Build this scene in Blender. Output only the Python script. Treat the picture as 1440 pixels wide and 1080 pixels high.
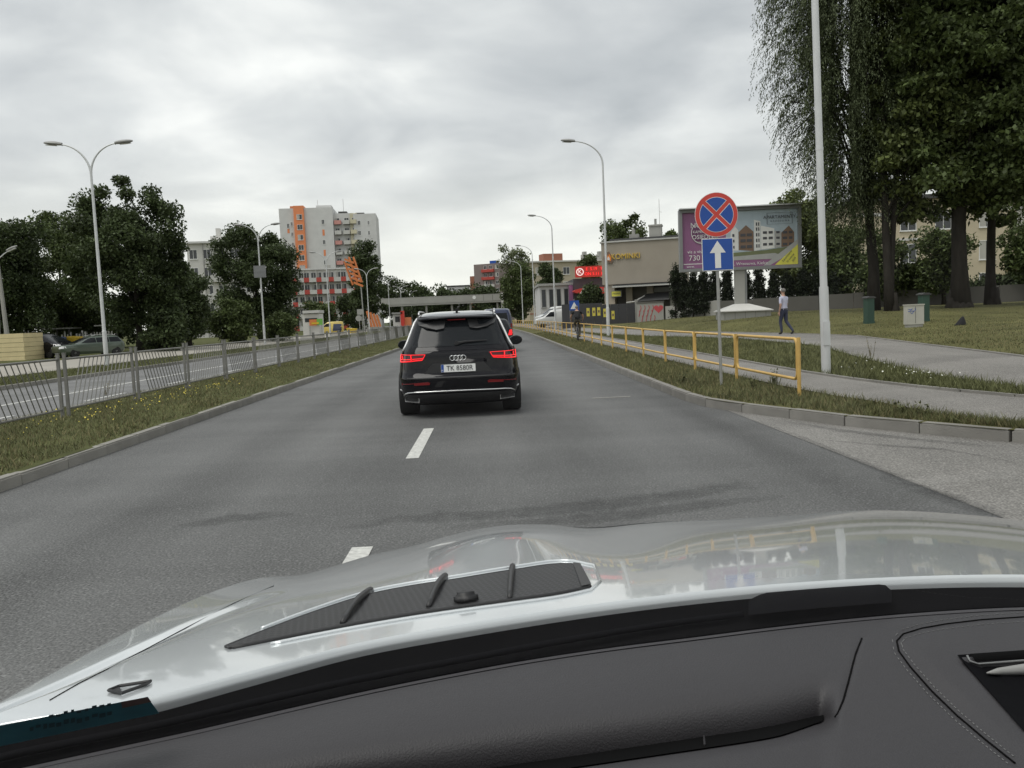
import bpy, bmesh, math, random
import numpy as np
from mathutils import Vector, Matrix
from mathutils.bvhtree import BVHTree
R = math.radians
rng = np.random.default_rng(7)
random.seed(7)
scene = bpy.context.scene
C = scene.collection
for o in list(bpy.data.objects):
    bpy.data.objects.remove(o)

# ------------------------------------------------------------------ camera
CAM = Vector((0.0, 0.0, 1.58)); FPX = 1165.0
YAW, PITCH, ROLL = R(1.27), R(4.62), R(2.5)
cam_data = bpy.data.cameras.new('camera')
cam = bpy.data.objects.new('camera', cam_data); C.objects.link(cam)
cam_data.sensor_width = 36.0; cam_data.lens = FPX / 1440 * 36.0
cam_data.clip_start = 0.05; cam_data.clip_end = 6000
CM = (Matrix.Translation(CAM) @ Matrix.Rotation(-YAW, 4, 'Z') @ Matrix.Rotation(R(90) - PITCH, 4, 'X')
      @ Matrix.Rotation(-ROLL, 4, 'Z'))
cam.matrix_world = CM
scene.camera = cam
CR = CM.to_3x3()

def ray(px, py):
    d = CR @ Vector(((px - 720) / FPX, -(py - 540) / FPX, -1.0))
    return d
def at(px, py, Y):
    d = ray(px, py); return CAM + d * ((Y - CAM.y) / d.y)
def onz(px, py, z):
    d = ray(px, py); return CAM + d * ((z - CAM.z) / d.z)

# ------------------------------------------------------------------ world: overcast sky
SUN_EL, SUN_AZ = R(66), R(-120)       # azimuth measured from +Y towards +X
w = bpy.data.worlds.new('World'); scene.world = w; w.use_nodes = True
nt = w.node_tree; nt.nodes.clear()
def N(t, tree=None, **kw):
    n = (tree or nt).nodes.new(t)
    for k, v in kw.items(): setattr(n, k, v)
    return n
out = N('ShaderNodeOutputWorld'); bg = N('ShaderNodeBackground'); nt.links.new(bg.outputs[0], out.inputs[0])
sky = N('ShaderNodeTexSky', sky_type='NISHITA', sun_disc=False, sun_elevation=SUN_EL, sun_rotation=SUN_AZ, dust_density=3.0)
skyk = N('ShaderNodeVectorMath', operation='SCALE'); nt.links.new(sky.outputs[0], skyk.inputs[0]); skyk.inputs[3].default_value = 0.09
tc = N('ShaderNodeTexCoord'); nrm = N('ShaderNodeVectorMath', operation='NORMALIZE'); nt.links.new(tc.outputs['Generated'], nrm.inputs[0])
sep = N('ShaderNodeSeparateXYZ'); nt.links.new(nrm.outputs[0], sep.inputs[0])
def M(op, a, b=None, tree=None, clamp=False):
    t = tree or nt
    n = N('ShaderNodeMath', t, operation=op, use_clamp=clamp)
    for i, v in enumerate((a, b)):
        if v is None: continue
        if isinstance(v, (int, float)): n.inputs[i].default_value = v
        else: t.links.new(v, n.inputs[i])
    return n.outputs[0]
zz = M('ADD', M('MAXIMUM', sep.outputs[2], 0.0), 0.26)
cb = N('ShaderNodeCombineXYZ')
nt.links.new(M('DIVIDE', sep.outputs[0], zz), cb.inputs[0]); nt.links.new(M('DIVIDE', sep.outputs[1], zz), cb.inputs[1])
def noise_w(scale, detail, rough, dist, loc):
    mp = N('ShaderNodeMapping'); nt.links.new(cb.outputs[0], mp.inputs[0]); mp.inputs['Location'].default_value = loc
    mp.inputs['Rotation'].default_value = (0, 0, 0.5); mp.inputs['Scale'].default_value = (1.0, 1.1, 1)
    n = N('ShaderNodeTexNoise'); nt.links.new(mp.outputs[0], n.inputs['Vector'])
    n.inputs['Scale'].default_value = scale; n.inputs['Detail'].default_value = detail
    n.inputs['Roughness'].default_value = rough; n.inputs['Distortion'].default_value = dist
    return n.outputs[0]
n1 = noise_w(0.85, 6, 0.5, 0.35, (1.3, 0.4, 0)); n2 = noise_w(2.6, 7, 0.5, 0.4, (4.1, 2.2, 0))
nn = M('ADD', M('MULTIPLY', n1, 0.62), M('MULTIPLY', n2, 0.38))
rp = N('ShaderNodeValToRGB'); nt.links.new(nn, rp.inputs[0])
e = rp.color_ramp.elements
e[0].position = 0.37; e[0].color = (0.37, 0.39, 0.405, 1)
e[1].position = 0.62; e[1].color = (0.78, 0.785, 0.765, 1)
m_ = e.new(0.45); m_.color = (0.455, 0.472, 0.483, 1)
m_ = e.new(0.53); m_.color = (0.575, 0.59, 0.59, 1)
hz = N('ShaderNodeMapRange', interpolation_type='SMOOTHSTEP'); nt.links.new(sep.outputs[2], hz.inputs[0])
hz.inputs[1].default_value = -0.02; hz.inputs[2].default_value = 0.24; hz.inputs[3].default_value = 0.85; hz.inputs[4].default_value = 0.0
mixh = N('ShaderNodeMix', data_type='RGBA'); nt.links.new(hz.outputs[0], mixh.inputs[0])
nt.links.new(rp.outputs[0], mixh.inputs[6]); mixh.inputs[7].default_value = (0.80, 0.80, 0.735, 1)
mixs = N('ShaderNodeMix', data_type='RGBA'); mixs.inputs[0].default_value = 0.06
nt.links.new(mixh.outputs[2], mixs.inputs[6]); nt.links.new(skyk.outputs[0], mixs.inputs[7])
nt.links.new(mixs.outputs[2], bg.inputs[0]); bg.inputs[1].default_value = 1.0

sl = bpy.data.lights.new('sun', 'SUN'); sl.energy = 1.3; sl.angle = R(35); sl.color = (1.0, 0.97, 0.92)
sun = bpy.data.objects.new('sun', sl); C.objects.link(sun)
sd = Vector((math.sin(SUN_AZ) * math.cos(SUN_EL), math.cos(SUN_AZ) * math.cos(SUN_EL), math.sin(SUN_EL)))
sun.rotation_euler = sd.to_track_quat('Z', 'Y').to_euler(); sun.location = (0, 0, 60)

vs = scene.view_settings; vs.view_transform = 'Standard'; vs.look = 'None'; vs.exposure = 0.52; vs.gamma = 1.0
vs.use_curve_mapping = False
scene.render.engine = 'CYCLES'
cy = scene.cycles; cy.use_denoising = True; cy.max_bounces = 6; cy.transparent_max_bounces = 12
cy.diffuse_bounces = 3; cy.glossy_bounces = 3; cy.caustics_reflective = False; cy.caustics_refractive = False

# ------------------------------------------------------------------ materials
MATS = {}
def pm(name, col, rough=0.6, metal=0.0, var=0.15, scale=3.0, bump=0.0, bscale=60.0, coat=0.0, spec=0.5, emit=0.0, island=0.0, stretch=(1, 1, 1)):
    m = bpy.data.materials.new(name); m.use_nodes = True; t = m.node_tree
    b = t.nodes['Principled BSDF']
    b.inputs['Roughness'].default_value = rough; b.inputs['Metallic'].default_value = metal
    b.inputs['Specular IOR Level'].default_value = spec
    b.inputs['Coat Weight'].default_value = coat; b.inputs['Coat Roughness'].default_value = 0.04
    tcn = N('ShaderNodeTexCoord', t); mp = N('ShaderNodeMapping', t); mp.inputs['Scale'].default_value = stretch
    t.links.new(tcn.outputs['Object'], mp.inputs[0])
    src = None
    nz = N('ShaderNodeTexNoise', t); nz.inputs['Scale'].default_value = scale; nz.inputs['Detail'].default_value = 6
    t.links.new(mp.outputs[0], nz.inputs['Vector'])
    f = M('SUBTRACT', nz.outputs[0], 0.5, t); f = M('MULTIPLY', f, 2.4 * var, t)
    if island:
        g = N('ShaderNodeNewGeometry', t)
        f = M('ADD', f, M('MULTIPLY', M('SUBTRACT', g.outputs['Random Per Island'], 0.5, t), 2 * island, t), t)
    f = M('ADD', f, 1.0, t)
    vm = N('ShaderNodeVectorMath', t, operation='SCALE'); vm.inputs[0].default_value = col[:3]; t.links.new(f, vm.inputs[3])
    t.links.new(vm.outputs[0], b.inputs['Base Color'])
    if bump:
        bn = N('ShaderNodeTexNoise', t); bn.inputs['Scale'].default_value = bscale; bn.inputs['Detail'].default_value = 4
        t.links.new(mp.outputs[0], bn.inputs['Vector'])
        bp = N('ShaderNodeBump', t); bp.inputs['Strength'].default_value = bump; bp.inputs['Distance'].default_value = 0.02
        t.links.new(bn.outputs[0], bp.inputs['Height']); t.links.new(bp.outputs[0], b.inputs['Normal'])
    if emit:
        t.links.new(vm.outputs[0], b.inputs['Emission Color']); b.inputs['Emission Strength'].default_value = emit
    MATS[name] = m
    return m
def asphalt(name, base, light, track=None, scale=1.0):
    """speckled aggregate with worn wheel paths and darker repair streaks"""
    m = pm(name, base, 0.72, var=0.12, scale=0.35, spec=0.4)
    t = m.node_tree; b = t.nodes['Principled BSDF']
    tcn = N('ShaderNodeTexCoord', t)
    sp = N('ShaderNodeTexNoise', t); sp.inputs['Scale'].default_value = 62 * scale; sp.inputs['Detail'].default_value = 3
    t.links.new(tcn.outputs['Object'], sp.inputs['Vector'])
    vo = N('ShaderNodeTexVoronoi', t); vo.inputs['Scale'].default_value = 75 * scale; t.links.new(tcn.outputs['Object'], vo.inputs['Vector'])
    sxyz = N('ShaderNodeSeparateXYZ', t); t.links.new(tcn.outputs['Object'], sxyz.inputs[0])
    bl = N('ShaderNodeTexNoise', t); bl.inputs['Scale'].default_value = 0.9; bl.inputs['Detail'].default_value = 7; bl.inputs['Roughness'].default_value = 0.65
    mpb = N('ShaderNodeMapping', t); mpb.inputs['Scale'].default_value = (1.0, 0.16, 1.0)
    t.links.new(tcn.outputs['Object'], mpb.inputs[0]); t.links.new(mpb.outputs[0], bl.inputs['Vector'])
    old = b.inputs['Base Color'].links[0].from_socket
    k = M('ADD', M('MULTIPLY', M('SUBTRACT', sp.outputs[0], 0.5, t), 3.0, t), 1.0, t)
    gr = M('GREATER_THAN', vo.outputs['Color'], 0.80, t)
    k = M('ADD', k, M('MULTIPLY', gr, 0.5, t), t)
    k = M('ADD', k, M('MULTIPLY', M('SUBTRACT', bl.outputs[0], 0.5, t), 0.9, t), t)
    b2 = N('ShaderNodeTexNoise', t); b2.inputs['Scale'].default_value = 0.55; b2.inputs['Detail'].default_value = 5; mp2 = N('ShaderNodeMapping', t); mp2.inputs['Scale'].default_value = (0.22, 1.5, 1.0); mp2.inputs['Location'].default_value = (3.1, 0.7, 0)
    t.links.new(tcn.outputs['Object'], mp2.inputs[0]); t.links.new(mp2.outputs[0], b2.inputs['Vector'])
    k = M('ADD', k, M('MULTIPLY', M('SUBTRACT', b2.outputs[0], 0.5, t), 0.8, t), t)
    if track:
        for (x0, wd, amt) in track:
            d = M('DIVIDE', M('SUBTRACT', sxyz.outputs[0], x0, t), wd, t)
            gss = M('POWER', 2.718, M('MULTIPLY', M('MULTIPLY', d, d, t), -1.0, t), t)
            k = M('ADD', k, M('MULTIPLY', gss, amt, t), t)
    vm = N('ShaderNodeVectorMath', t, operation='SCALE'); t.links.new(old, vm.inputs[0]); t.links.new(M('MAXIMUM', k, 0.25, t), vm.inputs[3])
    t.links.new(vm.outputs[0], b.inputs['Base Color'])
    bp = N('ShaderNodeBump', t); bp.inputs['Strength'].default_value = 0.55; bp.inputs['Distance'].default_value = 0.012
    t.links.new(sp.outputs[0], bp.inputs['Height']); t.links.new(bp.outputs[0], b.inputs['Normal'])
    return m
asphalt('asphalt', (0.104, 0.105, 0.103), 0, track=[(-4.0, 0.45, 0.16), (-2.3, 0.45, 0.16), (-0.1, 0.45, 0.16), (1.7, 0.5, 0.2), (-3.15, 0.3, -0.12), (0.8, 0.35, -0.1), (3.0, 0.3, -0.22)])
asphalt('asphalt_pale', (0.15, 0.15, 0.148), 0)
asphalt('path_asphalt', (0.20, 0.19, 0.175), 0, scale=1.3)
asphalt('apron', (0.185, 0.178, 0.165), 0, scale=0.9)
pm('pavement', (0.33, 0.31, 0.27), 0.85, var=0.2, scale=1.2, bump=0.2)
pm('soil_grass', (0.085, 0.092, 0.036), 0.95, var=0.55, scale=1.1, bump=0.7, bscale=25, spec=0.1)
pm('lawn', (0.115, 0.112, 0.046), 0.95, var=0.6, scale=0.45, bump=0.8, bscale=14, spec=0.1)
pm('far_ground', (0.07, 0.085, 0.04), 0.95, var=0.5, scale=0.05, spec=0.1)
pm('blade', (0.125, 0.132, 0.058), 0.7, var=0.5, scale=0.9, island=0.4, spec=0.2)
pm('blade_dry', (0.20, 0.175, 0.09), 0.75, var=0.4, scale=0.7, island=0.4, spec=0.2)
pm('flower', (0.62, 0.50, 0.06), 0.7, var=0.2, island=0.3)
pm('flower_white', (0.65, 0.65, 0.58), 0.7, var=0.2, island=0.3)
pm('kerb', (0.23, 0.22, 0.20), 0.85, var=0.35, scale=2.2, bump=0.4, bscale=70)
pm('kerb_left', (0.25, 0.24, 0.215), 0.85, var=0.35, scale=2.0, bump=0.4, bscale=70)
pm('white_line', (0.55, 0.55, 0.52), 0.7, var=0.5, scale=22, bump=0.3, bscale=120)
pm('galv', (0.36, 0.36, 0.34), 0.55, metal=0.35, var=0.22, scale=6)
pm('lamp_grey', (0.62, 0.63, 0.63), 0.45, metal=0.25, var=0.14, scale=2)
pm('lamp_head', (0.30, 0.30, 0.29), 0.5, var=0.15)
pm('lamp_glass', (0.55, 0.56, 0.54), 0.25, var=0.1)
pm('fence_steel', (0.21, 0.205, 0.19), 0.6, metal=0.3, var=0.35, scale=5)
pm('yellow_paint', (0.60, 0.385, 0.11), 0.5, var=0.25, scale=4, bump=0.1)
pm('bark', (0.038, 0.034, 0.029), 0.95, var=0.5, scale=5, bump=1.0, bscale=14, stretch=(1, 1, 0.25), spec=0.1)
def leaf(name, col, var=0.7, island=0.5):
    m = pm(name, col, 0.55, var=var, scale=0.5, island=island, spec=0.25)
    t = m.node_tree; b = t.nodes['Principled BSDF']; o_ = t.nodes['Material Output']
    tr = N('ShaderNodeBsdfTranslucent', t); mx = N('ShaderNodeMixShader', t); mx.inputs[0].default_value = 0.22
    t.links.new(b.inputs['Base Color'].links[0].from_socket, tr.inputs[0])
    t.links.new(b.outputs[0], mx.inputs[1]); t.links.new(tr.outputs[0], mx.inputs[2]); t.links.new(mx.outputs[0], o_.inputs[0])
leaf('leaf_dark', (0.060, 0.082, 0.032))
leaf('leaf_mid', (0.080, 0.106, 0.036))
leaf('leaf_olive', (0.10, 0.122, 0.04))
leaf('leaf_willow', (0.088, 0.108, 0.052))
leaf('leaf_pale', (0.13, 0.15, 0.075))
leaf('leaf_thuja', (0.026, 0.036, 0.017))
def M_(n): return MATS[n]
for nm, col, ro in [('white_paint', (0.72, 0.72, 0.70), 0.5), ('cream', (0.55, 0.48, 0.35), 0.8), ('grey_render', (0.58, 0.58, 0.57), 0.85),
                    ('orange_render', (0.72, 0.25, 0.11), 0.8), ('cream_render', (0.56, 0.52, 0.38), 0.85), ('white_render', (0.60, 0.59, 0.56), 0.85),
                    ('beige_render', (0.43, 0.38, 0.285), 0.85), ('kominki_render', (0.36, 0.32, 0.265), 0.85), ('dark_clad', (0.05, 0.05, 0.055), 0.6),
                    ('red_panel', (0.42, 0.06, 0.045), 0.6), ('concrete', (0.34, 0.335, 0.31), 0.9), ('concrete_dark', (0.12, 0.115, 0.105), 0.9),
                    ('brown_render', (0.22, 0.18, 0.17), 0.85), ('brick', (0.30, 0.13, 0.085), 0.9), ('roof_dark', (0.06, 0.06, 0.06), 0.8),
                    ('sign_red', (0.62, 0.055, 0.04), 0.4), ('sign_blue', (0.012, 0.075, 0.36), 0.4), ('sign_white', (0.78, 0.78, 0.76), 0.4),
                    ('purple', (0.26, 0.105, 0.22), 0.5), ('bill_frame', (0.21, 0.215, 0.215), 0.5), ('yellow_print', (0.70, 0.66, 0.10), 0.5),
                    ('print_sky', (0.42, 0.50, 0.56), 0.5), ('print_brown', (0.20, 0.13, 0.09), 0.6), ('print_grass', (0.16, 0.18, 0.09), 0.6),
                    ('print_grey', (0.40, 0.40, 0.39), 0.6), ('print_dark', (0.07, 0.07, 0.08), 0.6), ('print_white', (0.72, 0.72, 0.70), 0.5), ('print_purple_dark', (0.12, 0.035, 0.10), 0.5),
                    ('green_post', (0.025, 0.065, 0.045), 0.5), ('cabinet', (0.46, 0.45, 0.40), 0.7), ('letter_yellow', (0.68, 0.46, 0.07), 0.5),
                    ('flame_orange', (0.75, 0.24, 0.04), 0.5), ('orange_paint', (0.62, 0.20, 0.06), 0.5), ('bin_yellow', (0.62, 0.42, 0.03), 0.5), ('bin_blue', (0.03, 0.07, 0.2), 0.5),
                    ('graffiti', (0.5, 0.07, 0.08), 0.7), ('shed_cream', (0.66, 0.56, 0.32), 0.6), ('poster', (0.70, 0.60, 0.10), 0.6),
                    ('skin', (0.42, 0.25, 0.18), 0.6), ('shirt_lilac', (0.50, 0.50, 0.62), 0.8), ('trousers_navy', (0.035, 0.04, 0.075), 0.85),
                    ('hair_grey', (0.16, 0.15, 0.14), 0.8), ('cloth_black', (0.012, 0.012, 0.014), 0.85), ('cloth_khaki', (0.09, 0.08, 0.055), 0.85), ('shoe', (0.02, 0.018, 0.016), 0.6),
                    ('black_plastic', (0.014, 0.014, 0.015), 0.5), ('rubber', (0.016, 0.016, 0.016), 0.85), ('curtain', (0.45, 0.44, 0.40), 0.8),
                    ('green_banner', (0.16, 0.42, 0.08), 0.6), ('railing_grey', (0.28, 0.28, 0.27), 0.6), ('balcony_white', (0.52, 0.515, 0.49), 0.8), ('pink_panel', (0.55, 0.27, 0.24), 0.8)]:
    pm(nm, col, ro, var=0.13, scale=2.5 if ro < 0.8 else 0.6, bump=0.08 if ro >= 0.8 else 0)
pm('window_glass', (0.045, 0.05, 0.055), 0.12, var=0.4, scale=0.6)
pm('led_red', (0.9, 0.03, 0.03), 0.4, var=0.0, emit=0.9)
pm('led_white', (0.9, 0.75, 0.72), 0.4, var=0.0, emit=0.5)
pm('car_black', (0.006, 0.006, 0.008), 0.3, var=0.1, coat=0.55, spec=0.0)
pm('car_roof', (0.02, 0.02, 0.022), 0.06, var=0.05, coat=1.0, spec=1.0)
pm('car_black_matt', (0.020, 0.020, 0.021), 0.45, var=0.2, scale=8)
pm('car_glass', (0.010, 0.012, 0.014), 0.08, var=0.1, spec=0.2)
pm('car_white', (0.62, 0.62, 0.60), 0.3, var=0.06, coat=0.8)
pm('car_green', (0.085, 0.11, 0.085), 0.3, metal=0.4, var=0.08, coat=0.8)
pm('car_blue', (0.012, 0.022, 0.07), 0.3, var=0.08, coat=0.8)
pm('car_yellow', (0.66, 0.50, 0.12), 0.35, var=0.06, coat=0.6)
pm('chrome', (0.75, 0.75, 0.75), 0.16, metal=1.0, var=0.05)
pm('satin_silver', (0.62, 0.62, 0.62), 0.3, metal=0.8, var=0.06)
pm('alloy', (0.45, 0.45, 0.45), 0.35, metal=0.8, var=0.06)
pm('tail_lens', (0.06, 0.004, 0.006), 0.15, var=0.0, emit=0.12)
pm('tail_led', (0.85, 0.014, 0.02), 0.3, var=0.0, emit=0.8)
pm('reflector', (0.20, 0.010, 0.012), 0.2, var=0.0, emit=0.06)
pm('headlamp', (0.75, 0.75, 0.75), 0.15, var=0.1)
pm('plate_white', (0.88, 0.88, 0.86), 0.45, var=0.05)
pm('ink', (0.015, 0.015, 0.018), 0.6, var=0.0)
pm('silver_paint', (0.72, 0.755, 0.77), 0.24, metal=0.38, var=0.05, scale=5, coat=1.0)
pm('dash', (0.038, 0.036, 0.039), 0.55, var=0.10, scale=4, bump=0.16, bscale=430, spec=0.5)
pm('dash_dark', (0.004, 0.004, 0.0042), 0.9, var=0.1, spec=0.1)
pm('cabin_dark', (0.012, 0.012, 0.012), 0.95, var=0.1, spec=0.05)
pm('glint_trim', (0.8, 0.8, 0.8), 0.35, metal=0.3, var=0.03)  # pale metal standing in for sky reflected on the SUV pillars
pm('cowl_black', (0.006, 0.006, 0.0065), 0.8, var=0.3, spec=0.0, scale=6)
pm('frit_black', (0.007, 0.007, 0.008), 0.7, var=0.2, spec=0.02)
pm('stitch', (0.17, 0.17, 0.17), 0.8, var=0.1)
pm('sticker_teal', (0.035, 0.20, 0.26), 0.5, var=0.35, scale=30)
pm('sticker_ink', (0.012, 0.075, 0.10), 0.5, var=0.1)
pm('sticker_pink', (0.16, 0.10, 0.09), 0.5, var=0.35, scale=30)

# ------------------------------------------------------------------ mesh helpers
class MB:
    def __init__(s): s.v = []; s.f = []; s.m = []
    def quad(s, a, b, c, d, mi=0):
        i = len(s.v); s.v += [tuple(a), tuple(b), tuple(c), tuple(d)]; s.f.append((i, i + 1, i + 2, i + 3)); s.m.append(mi); return s
    def poly(s, pts, mi=0):
        i = len(s.v); s.v += [tuple(p) for p in pts]; s.f.append(tuple(range(i, i + len(pts)))); s.m.append(mi); return s
    def box(s, x0, x1, y0, y1, z0, z1, mi=0, M4=None):
        i = len(s.v)
        ps = [(x0, y0, z0), (x1, y0, z0), (x1, y1, z0), (x0, y1, z0), (x0, y0, z1), (x1, y0, z1), (x1, y1, z1), (x0, y1, z1)]
        if M4 is not None: ps = [tuple(M4 @ Vector(p)) for p in ps]
        s.v += ps
        for q in ((3, 2, 1, 0), (4, 5, 6, 7), (0, 1, 5, 4), (1, 2, 6, 5), (2, 3, 7, 6), (3, 0, 4, 7)):
            s.f.append(tuple(i + k for k in q)); s.m.append(mi)
        return s
    def prism(s, pts2, y0, y1, mi=0):
        """outline of (x,z) extruded along y"""
        i = len(s.v); n = len(pts2)
        s.v += [(x, y0, z) for x, z in pts2] + [(x, y1, z) for x, z in pts2]
        s.f.append(tuple(range(i, i + n))); s.m.append(mi)
        s.f.append(tuple(range(i + 2 * n - 1, i + n - 1, -1))); s.m.append(mi)
        for k in range(n):
            s.f.append((i + k, i + n + k, i + n + (k + 1) % n, i + (k + 1) % n)); s.m.append(mi)
        return s
    def tube(s, pts, rad, seg=8, mi=0, caps=True, closed=False):
        pts = [Vector(p) for p in pts]; n = len(pts)
        if not hasattr(rad, '__len__'): rad = [rad] * n
        i0 = len(s.v); up = None
        for k, p in enumerate(pts):
            if closed: d = pts[(k + 1) % n] - pts[k - 1]
            else: d = pts[min(k + 1, n - 1)] - pts[max(k - 1, 0)]
            if d.length < 1e-9: d = Vector((0, 0, 1))
            d.normalize()
            if up is None:
                up = Vector((0, 0, 1)) if abs(d.z) < 0.9 else Vector((1, 0, 0))
            a = up - d * up.dot(d)
            if a.length < 1e-6: a = Vector((1, 0, 0)) - d * d.x
            a.normalize(); up = a; b = d.cross(a)
            for j in range(seg):
                an = 2 * math.pi * j / seg
                s.v.append(tuple(p + (a * math.cos(an) + b * math.sin(an)) * rad[k]))
        for k in range(n if closed else n - 1):
            for j in range(seg):
                k2 = (k + 1) % n
                s.f.append((i0 + k * seg + j, i0 + k * seg + (j + 1) % seg, i0 + k2 * seg + (j + 1) % seg, i0 + k2 * seg + j)); s.m.append(mi)
        if caps and not closed:
            s.f.append(tuple(i0 + j for j in range(seg))[::-1]); s.m.append(mi)
            s.f.append(tuple(i0 + (n - 1) * seg + j for j in range(seg))); s.m.append(mi)
        return s
    def lathe(s, prof, seg=16, mi=0, M4=None):
        """profile of (r,z) turned about z"""
        i0 = len(s.v); n = len(prof)
        for r, z in prof:
            for j in range(seg):
                a = 2 * math.pi * j / seg; p = Vector((r * math.cos(a), r * math.sin(a), z))
                s.v.append(tuple(M4 @ p if M4 is not None else p))
        for k in range(n - 1):
            for j in range(seg):
                s.f.append((i0 + k * seg + j, i0 + k * seg + (j + 1) % seg, i0 + (k + 1) * seg + (j + 1) % seg, i0 + (k + 1) * seg + j)); s.m.append(mi)
        s.f.append(tuple(i0 + j for j in range(seg))[::-1]); s.m.append(mi)
        s.f.append(tuple(i0 + (n - 1) * seg + j for j in range(seg))); s.m.append(mi)
        return s
    def grid(s, fn, us, vs_, mi=0):
        i0 = len(s.v); nu, nv = len(us), len(vs_)
        for u in us:
            for v in vs_: s.v.append(tuple(fn(u, v)))
        for a in range(nu - 1):
            for b in range(nv - 1):
                s.f.append((i0 + a * nv + b, i0 + (a + 1) * nv + b, i0 + (a + 1) * nv + b + 1, i0 + a * nv + b + 1)); s.m.append(mi)
        return s
    def mesh(s, name, mats, smooth=False, sharp=None):
        me = bpy.data.meshes.new(name); me.from_pydata(s.v, [], s.f)
        for m in (mats if isinstance(mats, (list, tuple)) else [mats]): me.materials.append(MATS[m] if isinstance(m, str) else m)
        if any(s.m): me.polygons.foreach_set('material_index', s.m)
        if smooth:
            me.shade_smooth()
            if sharp: me.set_sharp_from_angle(angle=R(sharp))
        me.update()
        return me
    def build(s, name, mats, parent=None, smooth=False, sharp=None, **kw):
        return link(name, s.mesh(name, mats, smooth, sharp), parent, **kw)

def link(name, me, parent=None, loc=None, rotz=None, mw=None):
    o = bpy.data.objects.new(name, me); C.objects.link(o)
    if parent is not None: o.parent = parent
    if mw is not None: o.matrix_local = mw
    if loc is not None: o.location = loc
    if rotz is not None: o.rotation_euler = (0, 0, rotz)
    return o
def tag(o, label=None, cat=None, group=None, kind=None):
    if label: o['label'] = label
    if cat: o['category'] = cat
    if group: o['group'] = group
    if kind: o['kind'] = kind
    return o
def thing(name, label, cat, loc=(0, 0, 0), rotz=0.0, group=None):
    o = bpy.data.objects.new(name, None); C.objects.link(o)
    o.location = loc; o.rotation_euler = (0, 0, rotz); o.empty_display_size = 0.2
    return tag(o, label, cat, group)
def struct(o, label, cat):
    return tag(o, label, cat, kind='structure')
def copy_tree(o, parent=None):
    c = o.copy(); C.objects.link(c); c.parent = parent
    for ch in o.children: copy_tree(ch, c)
    return c
def text_obj(body, size, mat, parent, mw, name='lettering', extrude=0.004, align='CENTER', sx=1.0):
    cu = bpy.data.curves.new(name, 'FONT'); cu.body = body; cu.size = size; cu.extrude = extrude
    cu.align_x = align; cu.align_y = 'CENTER'; cu.resolution_u = 3
    tmp = bpy.data.objects.new('tmp', cu); C.objects.link(tmp)
    dg = bpy.context.evaluated_depsgraph_get()
    me = bpy.data.meshes.new_from_object(tmp.evaluated_get(dg)); bpy.data.objects.remove(tmp)
    if sx != 1.0: me.transform(Matrix.Diagonal((sx, 1, 1, 1)))
    me.materials.clear(); me.materials.append(MATS[mat]); me.name = name
    return link(name, me, parent, mw=mw)
UPRIGHT = Matrix.Rotation(R(90), 4, 'X')          # text plane -> faces -y
def TXT(x, y, z): return Matrix.Translation((x, y, z)) @ UPRIGHT
def np_mesh(name, verts, nper, mat, parent=None, faces_per=None):
    """many small faces, nper verts each, as one mesh"""
    n = len(verts) // nper
    me = bpy.data.meshes.new(name); me.vertices.add(len(verts)); me.vertices.foreach_set('co', np.asarray(verts, dtype=np.float32).ravel())
    me.loops.add(n * nper); me.loops.foreach_set('vertex_index', np.arange(n * nper, dtype=np.int32))
    me.polygons.add(n); me.polygons.foreach_set('loop_start', np.arange(0, n * nper, nper, dtype=np.int32))
    me.materials.append(MATS[mat]); me.update(calc_edges=True)
    return me

# ================================================================== SETTING
def cx(Y): return -0.0004 * max(0.0, Y - 60.0) ** 2
def sm(t): t = min(1.0, max(0.0, t)); return t * t * (3 - 2 * t)
XE = ([4, 10, 15.3, 20.5, 27.5, 32, 45, 68, 400], [6.9, 8.6, 9.8, 10.8, 12.2, 11.9, 9.6, 7.9, 7.4])      # far edge of the wide path
XN = ([4, 8, 11.2, 13.9, 18.6, 22.5, 30, 40, 55, 400], [5.6, 6.9, 7.15, 7.3, 8.1, 8.9, 9.0, 7.7, 6.5, 6.3])
P1N = ([7.4, 8.6, 9.9, 12, 14, 20, 400], [7.4, 5.95, 5.35, 5.0, 4.9, 4.85, 4.85])
P1F = ([7.4, 8, 10.1, 11.8, 13.8, 16, 26, 400], [8.3, 7.6, 6.75, 6.4, 6.15, 6.05, 6.15, 6.2])
KX = [3.30, 3.42, 3.62, 4.0, 4.5, 5.5, 6.8, 9.0, 14.0, 30.0, 60.0]                                       # right kerb line
KY = [14.5, 13.2, 12.5, 11.6, 10.35, 8.75, 7.65, 6.8, 6.2, 5.6, 5.3]
def ykerb(X): return float(np.interp(X, KX, KY))
def gz(X, Y):
    s = X - cx(Y)
    if s < -15.3: return 0.12 + 0.012 * min(-15.3 - s, 25)
    if s < -8.8: return 0.0
    if s < -5.15: return 0.125 + 0.03 * math.sin((s + 5.15) / -3.65 * math.pi)
    if s < 3.3 or (Y < 14.5 and Y < ykerb(s)): return 0.0
    z = 0.12 + 0.12 * sm((s - 3.6) / 2.2) + 0.18 * sm((s - 6) / 3.2)
    if Y < 18: z = 0.135 + (z - 0.135) * sm((Y - ykerb(s)) / 2.2)
    d = max(0.0, s - float(np.interp(Y, *XE)))
    A = (0.3 + 0.42 * sm((Y - 30) / 14)) * (1 - 0.75 * sm((Y - 56) / 18))
    return z + A * (1 - math.exp(-d / 3.0))
def onground(px, py):
    d = ray(px, py); t = 2.0
    while t < 400:
        p = CAM + d * t
        if p.z <= gz(p.x, p.y): return p
        t += 0.05 if t < 90 else 0.5
    return CAM + d * 400

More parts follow.
